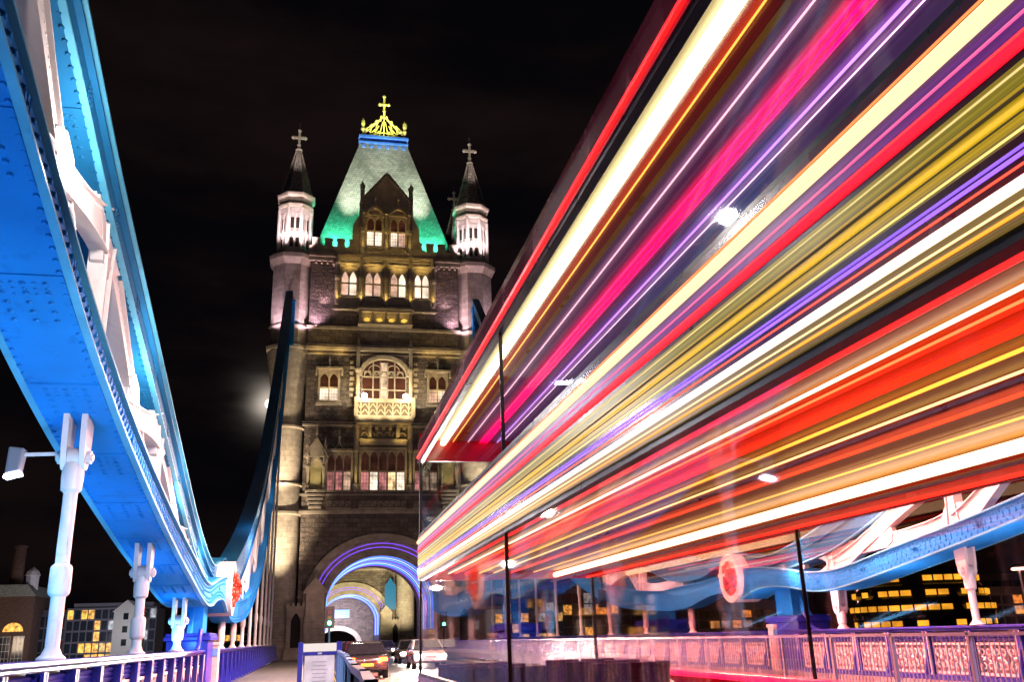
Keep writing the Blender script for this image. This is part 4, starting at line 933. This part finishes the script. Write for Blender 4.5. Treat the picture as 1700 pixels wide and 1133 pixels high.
    # floors, ends
    m = B(); m.box(.065, W-.065, .06, Ln-.06, -1.16, -1.1); m.box(.065, W-.065, .06, Ln-.06, .90, .96); m.build('floor', paint('bus_floor', (.12, .10, .10), .5), T)
    m = B(); m.box(.02, W-.02, 0, .06, -1.2, .1); m.box(.02, W-.02, .003, .057, .8, 1.4); m.box(.02, W-.02, .003, .057, 2.4, 2.8); m.build('rear_panel', BUSRED, T)
    m = B(); m.box(.02, W-.02, Ln-.057, Ln-.003, -1.2, -.5); m.box(.02, W-.02, Ln-.06, Ln, .75, 1.4); m.box(.02, W-.02, Ln-.06, Ln, 2.4, 2.8); m.build('front_panel', BUSRED, T)
    for y in (.02, Ln-.04):
        m = B(); m.box(.06, W-.06, y, y+.02, -.5 if y > 1 else .1, .75); m.box(.06, W-.06, y, y+.02, 1.4, 2.4); m.build('windscreen' if y > 1 else 'rear_window', BUSGLASS, T)
    # grab poles and seats
    for k in ():
        m = B(); m.tube((.75 if k % 2 else 1.75, 1.2+k*1.5, -1.1), (.75 if k % 2 else 1.75, 1.2+k*1.5, .85), .017, .017, 8); m.build('grab_pole', paint('yellow_pole', (.7, .45, .02), .35), T)
    m = B(); m.tube((.7, .3, .70), (.7, Ln-.3, .70), .014, .014, 6); m.tube((1.8, .3, .70), (1.8, Ln-.3, .70), .014, .014, 6); m.build('handrail', METAL, T)
    SEAT = paint('seat_moquette', (.10, .03, .16), .9, var=.5, scale=30)
    def seat(x, y, zf):
        q = B(); q.prism([(y, zf+.38), (y+.44, zf+.42), (y+.44, zf+.48), (y+.06, zf+.47), (y-.02, zf+.8), (y-.1, zf+.8)], 'x', x, x+.42); q.box(x+.17, x+.23, y+.1, y+.2, zf+.002, zf+.39)
        so_ = q.build('seat', SEAT, T, bevel=.015)
    for k in range(11):
        for x in (.56, 1.46, 1.92): seat(x, .75+k*.93, .96)
    for k in range(3):
        for x in (.12, .56, 1.46, 1.92): seat(x, 8.7+k*.95, -1.1)
    # wheels, lamps, mirror
    for c in wy:
        for s in (0, 1):
            x0 = .04 if s == 0 else W-.34
            wv = B(); wv.tube((x0, c, -1.01), (x0+.3, c, -1.01), .48, .48, 28); wo_ = wv.build('wheel', RUBBER, T, smooth=True)
            q = B(); xx = x0-.012 if s == 0 else x0+.3; q.tube((xx, c, -1.01), (xx+.012, c, -1.01), .27, .27, 20)
            for h in range(8): q.tube((xx-.02, c+.17*math.cos(h*.785), -1.01+.17*math.sin(h*.785)), (xx+.03, c+.17*math.cos(h*.785), -1.01+.17*math.sin(h*.785)), .02, .02, 6)
            q.build('rim', METAL, wo_)
    for x in (.1, W-.3):
        q = B(); q.box(x, x+.2, -.012, 0, -.8, -.45); q.build('tail_light', emit('tail_lamp', (1, .01, .005), 8), T)
        q = B(); q.lathe((x+.1, 0, 0), [(.01, 0)], 3) if False else q.box(x, x+.2, Ln, Ln+.015, -.95, -.75); q.build('headlight', emit('head_lamp', (1, .93, .8), 10), T)
    q = B(); q.path([(W, Ln-.1, .9), (W+.18, Ln+.2, .85), (W+.2, Ln+.22, .5)], .02, 6); q.box(W+.12, W+.24, Ln+.18, Ln+.24, .35, .6); q.build('mirror', BLACKT, T, bevel=.01)
    return T
bus('red double-decker bus close on the right, violet-lit top deck, added light-trail strips along its side', 1.4, 1.0, 12.75)
#@@CARS
def car(label, x, y, col, heading, hl=20, rz=0):
    """saloon; local +y is the front"""
    T = thing('parked_car' if False else 'car', label, 'car', (x, y, 0), 'cars on the bridge', rz=0 if heading > 0 else math.pi)
    m = MB(); P = [(-2.2,.35),(-2.22,.75),(-2.1,.92),(-1.35,.98),(.85,.95),(1.9,.82),(2.15,.65),(2.18,.35),(1.85,.28),(-1.9,.28)]
    m.prism(P, 'x', -.88, .88); body = m.build('body', paint('car_paint', col, .25, .3, .05, coat=.8), T, bevel=.07, smooth=True)
    m = MB(); Q = [(-1.75,.97),(-1.15,1.40),(-.9,1.46),(.1,1.46),(.3,1.41),(1.05,.95)]
    vs = [(sx*(.80 if z < 1.1 else .62), yy, z) for sx in (-1, 1) for yy, z in Q]; n = len(Q)
    m.add(vs, [tuple(range(n)), tuple(range(2*n-1, n-1, -1))]+[(i, i+n, (i+1) % n+n, (i+1) % n) for i in range(n)])
    m.build('cabin_glass', paint('tinted_glass', (.02, .022, .028), .08), T)
    m = MB(); m.box(-.6, .6, -.92, .14, 1.455, 1.49)
    for s in (-1, 1):
        for (a, za), (b_, zb_) in (((-1.72,.98), (-1.0,1.45)), ((1.0,.98), (.2,1.44)), ((-.35,.97), (-.35,1.46))): m.bar((s*.80, a, za), (s*.63, b_, zb_), .05, .06)
    m.build('roof', paint('car_paint', col, .25, .3, .05, coat=.8), T)
    for yy in (-1.4, 1.4):
        for s in (-1, 1):
            q = MB(); q.tube((s*.70, yy, .32), (s*.90, yy, .32), .32, .32, 22); wo_ = q.build('wheel', RUBBER, T, smooth=True)
            q = MB(); q.tube((s*.901, yy, .32), (s*.912, yy, .32), .19, .19, 14); q.build('rim', METAL, wo_)
    for s in (-1, 1):
        q = MB(); q.box(s*.66-.16, s*.66+.16, -2.235, -2.18, .68, .84); q.build('tail_light', emit('car_tail_lamp', (1, .03, .005), 40), T)
        q = MB(); q.box(s*.64-.17, s*.64+.17, 2.12, 2.20, .56, .70); q.build('headlight', emit('car_head_lamp', (1, .92, .78), hl*2), T)
        q = MB(); q.box(s*.97-.09, s*.97+.09, .62, .72, .93, 1.07); q.build('wing_mirror', BLACKT, T, bevel=.02)
    q = MB(); q.box(-.26, .26, -2.245, -2.2, .5, .61); q.build('number_plate', LINEY, T)
    q = MB(); q.box(-.78, .78, -2.25, -2.17, .36, .46); q.build('bumper', BLACKT, T)
    return T
car('dark saloon car with red tail lights, nearest in the queue ahead of the bus', 2.3, 42, (.03, .03, .035), 1)
car('dark red car second in the queue ahead of the bus', 2.5, 50, (.2, .02, .02), 1)
car('small dark blue car third in the queue ahead of the bus', 2.6, 59, (.02, .04, .12), 1)
car('pale car far ahead under the tower arch in the near lane', 3.0, 74, (.4, .4, .38), 1)
c1 = car('white oncoming car with glaring headlights in the far lane', 6.15, 52, (.6, .6, .6), -1, 220)
car('dark oncoming car behind the white one, headlights on', 6.5, 64, (.05, .05, .06), -1, 150)
car('grey oncoming car with its headlights on under the tower arch', 7.0, 92, (.2, .2, .2), -1, 80)
for s in (-.6, .6): light('SPOT', 'headlight_beam', (6.15+s, 49.6, -.85), 14000, (1, .88, .78), (5.0+s, 30, -1.6), .1, 50)
light('SPOT', 'headlight_beam', (6.5, 61.6, -.85), 1500, (1, .9, .75), (6.6, 50, -1.6), .1, 50)
def traffic_light(x, y, label, face):
    t = thing('traffic_light', label, 'traffic light', (x, y, .15), 'traffic lights either side of the road at the tower')
    MB().tube((0, 0, 0), (0, 0, 2.5), .06, .06, 10).build('post', paint('post_dark_blue', (.02, .08, .14), .5), t)
    m = MB(); m.box(-.17, .17, -.1, .1, 2.2, 3.2); m.box(-.28, .28, .101, .12, 2.1, 3.3)
    hb = m.build('signal_head', BLACKT, t)
    for k, mm in enumerate((emit('green_signal', (.05, 1, .45), 40), paint('amber_lens_off', (.2, .08, .01), .3), paint('red_lens_off', (.2, .01, .01), .3))):
        q = MB(); q.tube((0, -.13, 2.38+k*.31), (0, -.101, 2.38+k*.31), .11, .11, 16); q.build('signal_lens', mm, hb)
        q = MB()
        for i in range(9):
            a = math.pi*i/8; q.box(.12*math.cos(a)-.012, .12*math.cos(a)+.012, -.28, -.11, 2.38+k*.31+.12*math.sin(a)-.012, 2.38+k*.31+.12*math.sin(a)+.012)
        q.build('visor', BLACKT, hb)
    return t
traffic_light(.35+.95, 55, 'traffic light showing green left of the road before the arch', 0).location.x = .3+.7
traffic_light(9.9, 72, 'traffic light showing green right of the road before the arch', 0)
light('POINT', 'signal_glow', (1.0, 54.5, 1.05), 8, (.05, 1, .4))
# small blue shield plaque and things beyond the first arch
t = thing('hanging_shield', 'light blue shield-shaped banner on the second tower beside its arch', 'banner', (12.6, 156.2, E))
MB().prism([(-.9, 8.6), (-.9, 4.8), (.9, 4.8), (.9, 8.6), (.5, 9.1), (0, 9.9), (-.5, 9.1)], 'y', -.1, .1).build('banner_cloth', emit('glowing_blue_banner', (.02, .30, .55), .5), t)  # cloth made emissive, its lighting put into the material
MB().tube((0, .05, 9.8), (0, .7, 10.2), .05).build('bracket', BLACKT, t)
# ---- distant approach buildings seen through the arches
t = thing('gatehouse', 'far rough stone gatehouse with a low arch, framed by the second tower arch', 'building', (CX, 236, 0))
m = MB(); m.arch_fill(0, 5, .8, 3.3, 14, 0, 3, 'ell', 20); m.box(-13, -5, 0, 3, 0, 14); m.box(5, 13, 0, 3, 0, 14); m.build('wall', GRANITE, t)
m = MB(); m.arch_ring(0, 5, 3.3, 6.2, 4.4, .8, -.3, .01, 'ell', 20); m.build('arch_moulding', ASHLAR, t)
m = MB(); m.box(-3, 3, -.25, .01, 7, 9); m.build('blue_sign', emit('lit_sign_blue_white', (.35, .55, 1), 1.2), t)
#@@CITY
# ---------------------------------------------------------------- city on both banks
CW = [emit('lit_window_amber', (1, .50, .09), 1.1, .9, 1.3), emit('lit_window_yellow', (1, .66, .20), .8, .9, .9), emit('lit_window_white', (.9, .95, 1), .35, .9, 1.1)]
DWIN = paint('unlit_glass', (.02, .025, .035), .1); CONC = paint('office_frame', (.09, .088, .10), .7, var=.2, scale=.3); BRK = brick('city_brick', (.15, .08, .05), (.11, .06, .045), (.06, .05, .045), bw=.6, bh=.25)
def office(name, label, x0, x1, y, z0, z1, cols, rows, lit, frame=CONC, depth=14, seed=1, rz=0, pal=CW):
    rnd = random.Random(seed)
    T = thing(name, label, 'building', ((x0+x1)/2, y, 0), rz=rz); w_ = (x1-x0)/2
    MB().box(-w_, w_, .3, depth, z0+E, z1+E).build('wall', frame, T)
    cw, rh = 2*w_/cols, (z1-z0)/rows
    m = MB()
    for k in range(cols+1): m.box(-w_+k*cw-.12, -w_+k*cw+.12, -.05, .29, z0+E, z1+E)
    for k in range(rows+1): m.box(-w_, w_, -.02, .28, z0+E+k*rh-.22, z0+E+k*rh+.22)
    m.build('facade_grid', frame, T)
    cnt = 0
    for r in range(rows):
        for c in range(cols):
            k = lit(r, c, rnd); cnt += 1
            if cnt > 98: break
            q = MB(); xx = -w_+c*cw; zz = z0+E+r*rh; q.box(xx+.13, xx+cw-.13, .2, .27, zz+.23, zz+rh-.23); q.build('window', DWIN if k is None else pal[k], T)
    m = MB(); m.box(-w_*.9, w_*.9, 1.5, depth-2, z1+E, z1+E+1.4); m.build('roof_plant', CONC, T)
    return T
def litA(r, c, rnd):
    if r in (1, 2) and 3 <= c <= 9: return rnd.choice([0, 0, 1])
    return 0 if rnd.random() < .16 else (2 if rnd.random() < .04 else None)
office('office_block', 'long low office block with grid facade and rows of amber lit windows', -58, -37.5, 246, -6, 9.5, 13, 6, litA, seed=4)
office('office_block', 'darker glass office wing with few lit panes left of the grid block', -64.5, -58.5, 247, -6, 8.2, 4, 5, lambda r, c, q: 2 if q.random() < .08 else None, seed=2)
t = thing('brick_warehouse', 'brown brick warehouse with an arched lit window and tall chimney at the far left', 'building', (-68.5, 240, 0))
MB().box(-9, 4.5, 0, 16, -6, 12.5+E).build('wall', BRK, t)
m = MB(); m.prism([(-9.3, 12.5+E), (4.8, 12.5+E), (2.6, 15.2+E), (-7, 15.2+E)], 'y', -.3, 16); ro = m.build('roof', SLATE, t)
m = MB(); m.lathe((-1.2, 4, 13+E), [(1.8, 0), (1.5, 2), (1.35, 11), (1.6, 11.1), (1.6, 11.6), (1.3, 11.7)], 16); m.build('chimney', BRK, ro)
m = MB(); m.lathe((2.0, 5, 14.2+E), [(1.5, 0), (1.5, 3.2), (1.8, 3.4), (1.3, 4.4), (.6, 5.0), (.1, 5.4)], 8); m.build('cupola', WHITE, ro)
m = MB(); m.prism([(0.6+a, 4.6+E+b_) for a, b_ in [(2.2, 0)]+[(2.2*math.cos(q*math.pi/12), 2.0*math.sin(q*math.pi/12)) for q in range(1, 12)]+[(-2.2, 0)]], 'y', -.1, .05); m.build('arched_window', CW[0], t)
for k in range(2):
    m = MB(); m.box(-2.0+k*2.9, .4+k*2.9, -.08, .03, -3+E, 3.6+E); wo_ = m.build('window', DWIN, t)
    g = MB()
    for q in range(5): g.box(-2.0+k*2.9, .4+k*2.9, -.12, -.085, -3+E+q*1.6, -2.9+E+q*1.6)
    for q in range(4): g.box(-2.0+k*2.9+q*.78, -1.93+k*2.9+q*.78, -.12, -.085, -3+E, 3.6+E)
    g.build('frame', WHITE, wo_)
t = thing('pedimented_house', 'narrow white gabled house with three stacked small windows', 'building', (-38, 210, 0))
m = MB(); m.prism([(-2.4, -6), (2.4, -6), (2.4, 7.4+E), (2.8, 7.4+E), (0, 9.8+E), (-2.8, 7.4+E), (-2.4, 7.4+E)], 'y', 0, 10); m.build('wall', WHITE, t)
for k in range(3):
    q = MB(); q.box(-.5, .5, -.08, .02, .6+k*2.6+E, 1.9+k*2.6+E); q.build('window', DWIN, t)
for i, (x0, x1, y, z1, sd__) in enumerate([(-110, -80, 300, 12, 5), (-36, -14, 290, 5, 6), (60, 84, 150, 3.2, 7), (88, 112, 140, 6.0, 8), (112, 140, 150, 4.5, 9), (140, 175, 190, 9, 10), (176, 215, 190, 7, 12), (40, 70, 260, 9, 11), (72, 120, 300, 13, 13)]):
    office('office_block', ['low dim block at the far left edge behind the warehouse', 'low block glimpsed between the chain hangers beyond the white house', 'low riverside block with lit floors seen through the bus near its front',
        'riverside block with yellow lit floors beyond the right low point', 'riverside block with greenish lit windows at the right edge', 'taller lit block further back on the right bank',
        'broad block at the far right edge of the right bank', 'distant block on the right bank beyond the tower', 'tallest distant block on the right bank'][i], x0, x1, y, -5, z1, 12, 5, (lambda r, c, q: (q.choice([1, 0, 0, 2]) if q.random() < (.42 if r % 2 else .1) else None)), seed=sd__)
t = thing('domed_office', 'rounded glass office on the right bank with curved bands of yellow light', 'building', (84, 118, 0))
m = MB(); m.lathe((0, 0, -3.2), [(7, 0), (9, 3), (9.4, 6), (8.4, 9), (6, 11.5), (2.5, 12.8), (.1, 13)], 36); m.build('glass_shell', DWIN, t, smooth=True)
for k, (z, r) in enumerate(((1.4, 9.3), (3.4, 9.5), (5.3, 9.0), (7.2, 8.0))):
    m = MB()
    for q in range(36):
        if random.random() < .25: continue
        a, b_ = q*math.pi/18, (q+.85)*math.pi/18
        m.add([(r*math.cos(a), r*math.sin(a), z-.35), (r*math.cos(b_), r*math.sin(b_), z-.35), (r*math.cos(b_), r*math.sin(b_), z+.35), (r*math.cos(a), r*math.sin(a), z+.35)], [(0,1,2,3)])
    m.build('lit_floor', emit('lit_floor_yellow', (1, .72, .05), 1.3, .5, .4), t)
def street_lamp(x, y, zb, zt, label, grp='street lamps'):
    t = thing('street_lamp', label, 'street lamp', (x, y, zb), grp); h = zt-zb
    MB().lathe((0, 0, 0), [(.14, 0), (.14, .8), (.07, .9), (.05, h)], 10).build('pole', METAL, t)
    MB().lathe((0, 0, h), [(.1, 0), (.42, .05), (.46, .12), (.3, .25), (.05, .32)], 16).build('lamp_head', BLACKT, t)
    MB().lathe((0, 0, h-.06), [(.36, 0), (.4, .05)], 16).build('lens', emit('street_lamp_glow', (1, .86, .62), 25), t)
    return t
street_lamp(38.6, 45, -3.2, 2.7+E, 'street lamp with a flat round head on the right bank beyond the right chain')
#@@LIGHTS
# ---------------------------------------------------------------- floodlighting of the bridge
for y, p in ((4, 260), (7.5, 260), (11, 240), (15, 200), (19, 150), (23, 110), (27, 90)):     # strip lamps on the parapet lighting the left chain
    light('AREA', 'chain_flood', (-3.2, y, .05), p*.20, (.10, .50, 1), (-3.3, y+1.0, interp(UT, y)*.75), .35, sy=.35)
    light('AREA', 'chain_flood_outer', (-4.6, y, .1), p*.17, (.14, .52, 1), (-3.3, y+.6, interp(UT, y)*.7), .9, sy=.9)
for y in (5.0, 10.2, 15.5, 20.7, 25.4):       # lamps between the chords lighting the lattice
    z = (interp(LT, y)+interp(UB, y))/2
    light('POINT', 'lattice_lamp', (-2.45, y, z+.15), 260 if y < 20 else 130, (1, .90, .86), size=.1)
for y, p in ((36, 60), (42, 80), (48, 110), (54, 150), (60, 180), (66, 180), (72, 180), (78, 180)):
    light('AREA', 'chain_flood', (-2.3, y, 0), p*.035, COOL, (-3.25, y+1, interp(LT2, y)), .3)
for y in (39, 45, 51, 57, 63):
    z = (interp(LT2, y)+interp(UB2, y))/2
    light('POINT', 'lattice_lamp', (-2.2, y, z), 90, (1, .84, .74), size=.1)
for y, p in ((9, 200), (13, 200), (17, 200), (21, 160), (25, 130), (29, 110)):
    light('AREA', 'chain_flood', (14.2, y, .2), p*.6, (.6, .8, 1), (15.6, y+.6, interp(UT, y)*.75), .3)
for y in (11.3, 16.6, 22.2, 26.6):
    z = (interp(LT, y)+interp(UB, y))/2
    light('POINT', 'lattice_lamp', (14.3, y, z), 200, (1, .82, .78), size=.1)
for y in (40, 46, 52, 58, 66): light('POINT', 'lattice_lamp', (14.4, y, (interp(LT2, y)+interp(UB2, y))/2), 110, (1, .8, .75), size=.1)
# tower lighting (fixtures sit on the ledges)
TY = 85
def tl(x, y, z, e, c, ax, ay, az, spot=80, size=.15): light('SPOT', 'tower_flood', (CX+x, TY+y, z), e, c, (CX+ax, TY+ay, az), size, spot, 1.0)
for s in (-1, 1):
    tl(s*7.0, -.7, 27.7, 2000, PINK, s*8.4, .5, 31.5, 60); tl(s*11.3, -.7, 27.7, 2000, (1, .66, .85), s*10.2, .5, 31.5, 60)
    tl(s*6.7, .05, 29.35, 700, (1, .62, .82), s*6.5, .45, 36, 120); tl(s*6.0, .1, 31.5, 260, (1, .62, .72), s*6.0, .5, 37, 120)
    for dx in (-1.9, 1.9): tl(s*9.15+dx, -.6, 37.2, 2400, (1, .76, .80), s*9.15+dx*.3, .8, 41, 75)
    tl(s*9.15, -1.4, 37.3, 1800, (1, .78, .76), s*9.15, .6, 41.5, 75)
    tl(s*9.15, -2.4, 43.2, 3500, (1, .85, .78), s*9.15, 1.8, 50.5, 36)
    tl(s*4.6, .95, 38.1, 3600, TEALL, s*4.2, 3.4, 42.0, 100); tl(s*6.0, .95, 38.1, 2600, TEALL, s*4.6, 3.2, 42.0, 84)
    tl(s*5.4, -.6, 39.0, 36000, (.98, 1, .80), s*1.7, 5.5, 50.8, 36); 
    for ty, zz in ((13.8, 44),): tl(s*9.15, ty-3, zz, 600, (1, .9, .8), s*9.15, ty, 50, 60)
    # warm wall washers
    tl(s*5.0, -.75, 35.2+.3, 0.01, WARM, s*5, .5, 36, 90)
    tl(s*5.25, -.45, 21.8, 330, GOLDL, s*5.25, .5, 24.2, 75); tl(s*2.9, -.6, 22.0, 260, GOLDL, s*2.4, .4, 26, 80)
    tl(s*6.2, -1.0, 12.9, 380, (1, .78, .38), s*6.2, .3, 16, 70); tl(s*2.6, -.6, 13.0, 300, (1, .72, .28), s*2.5, .4, 18, 60)
    tl(s*4.2, -.5, 26.3, 90, GOLDL, s*4.5, .3, 27.3, 120); tl(s*6.2, -.5, 26.3, 80, GOLDL, s*6.4, .3, 27.3, 120)
    tl(s*9.4, -4.5, .6, 26000, (1, .78, .52), s*9.0, .6, 11, 40); tl(s*9.3, -1.6, 11.8, 3500, (1, .74, .5), s*9.1, 1.0, 18, 70)
    tl(s*5.5, -9, 0.2, 800, (1, .62, .55), s*5.5, .5, 7, 60)
for x in (-4.75, -2.45, 0, 2.45, 4.75): tl(x, -.75, 31.9, 130, GOLDL, x, .1, 34, 80)
for x in (-3.6, -1.2, 1.2, 3.6): tl(x, -1.0, 35.3, 120, GOLDL, x, .2, 36.6, 120)
for x in (-1.8, -.6, .6, 1.8): tl(x, -.85, 29.8, 40, GOLDL, x, -.2, 30.5, 110)
for x in (-2.35, 0, 2.35): tl(x, -.8, 37.4, 130, GOLDL, x, .2, 40.5, 70)
for s in (-1, 1): tl(s*1.2, -.9, 38, 160, GOLDL, s*1.2, .2, 42.5, 80)
for x in (-1.9, 1.9): light('POINT', 'balcony_lamp', (CX+x, TY-1.5, 22.2), 450, (1, .76, .38), size=.12)
for x in (-2, -.7, .7, 2): tl(x, -2.4, 20.0, 420, (1, .8, .45), x, -.9, 20.9, 90)
for x in (-1.6, 1.6): tl(x, -.9, 17.5, 130, GOLDL, x, .3, 19, 90); tl(x, -1.0, 13.2, 60, GOLDL, x, .5, 15, 90)
tl(-1.6, 2.6, 54.0, 2600, (.95, 1, .2), 0, 6, 56.7, 70); tl(1.6, 2.6, 54.0, 2600, (.95, 1, .25), 0, 6, 56.7, 70)
tl(0, 4.0, 51, 200, (.3, .6, 1), 0, 6, 56, 90)
light('POINT', 'arch_lamp', (CX, TY+8, 5), 200, (.35, .35, 1), size=.5)
for s in (-1, 1):
    light('POINT', 'passage_lamp', (CX+s*4, TY+8, 3), 250, (.8, .5, 1), size=.3)
    light('SPOT', 'second_tower_flood', (CX+s*4, 140, .5), 13000, (1, .86, .45), (CX+s*3, 157, 14), .5, 80)
light('SPOT', 'second_tower_flood', (15.8, 146, 0), 9000, (1, .8, .5), (15.3, 157, 8), .3, 60)
light('POINT', 'arch_lamp', (CX, 165, 5), 1200, (.4, .4, 1), size=.5)
light('AREA', 'gatehouse_flood', (CX, 225, 3), 6000, (.9, .8, 1), (CX, 236, 8), 1)
# added lights without lamp posts, brightening pavements, railings and road
light('AREA', 'pavement_fill_light', (-1.3, 44, 5.5), 500, (.8, .75, 1), (-1.3, 46, -1.5), .6)
light('AREA', 'pavement_fill_light', (-.6, 9, 2.2), 170, (1, .85, .85), (-3.0, 11, -.5), .3)  # added light for the left parapet, no fixture there
light('AREA', 'pavement_fill_light', (-1.3, 14, 4.0), 200, (.75, .78, 1), (-1.6, 15, -1.3), .6)
light('AREA', 'pavement_fill_light', (12.5, 20, 6.0), 2600, (1, .58, .64), (12.2, 21, -1.4), .6)
light('AREA', 'pavement_fill_light', (12.5, 34, 6.0), 3600, (1, .42, .38), (12.2, 34, -1.4), .6)  # red-pink wash put into an added light's colour
light('AREA', 'pavement_fill_light', (12.5, 8, 6.0), 1500, (.8, .75, 1), (12.2, 10, -1.4), .6)
light('AREA', 'road_fill_light', (5.0, 32, 6.5), 4200, (1, .70, .60), (4, 31, -1.5), .6)
light('AREA', 'road_fill_light', (6.5, 52, 6.5), 3000, (1, .66, .5), (5, 50, -1.5), .6)
for x in (1.6, 3.0): light('POINT', 'tail_light_spill', (x, 39.2, -.8), 120, (1, .08, .02), size=.1)
# added area lights that brighten the facades on the banks
light('AREA', 'bank_fill_light', (-48, 222, 4), 3500, (.8, .78, 1), (-50, 246, 4), 6)
light('AREA', 'bank_fill_light', (-72, 218, 2), 1100, (1, .75, .5), (-72, 240, 6), 4)
light('AREA', 'bank_fill_light', (-38, 196, 3), 800, (.9, .92, 1), (-38, 210, 5), 2)
light('AREA', 'bank_fill_light', (100, 120, 6), 5000, (1, .7, .5), (100, 145, 3), 5)
light('AREA', 'road_fill_light', (7.6, 22, 6.5), 6500, (1, .26, .20), (7.4, 22, -1.5), 1)  # added red light that washes the road, no lamp there
light('AREA', 'road_fill_light', (2.6, 26, 5.5), 4000, (1, .48, .38), (2.6, 27, -1.5), .6)  # added pink light over the near lane, no lamp there
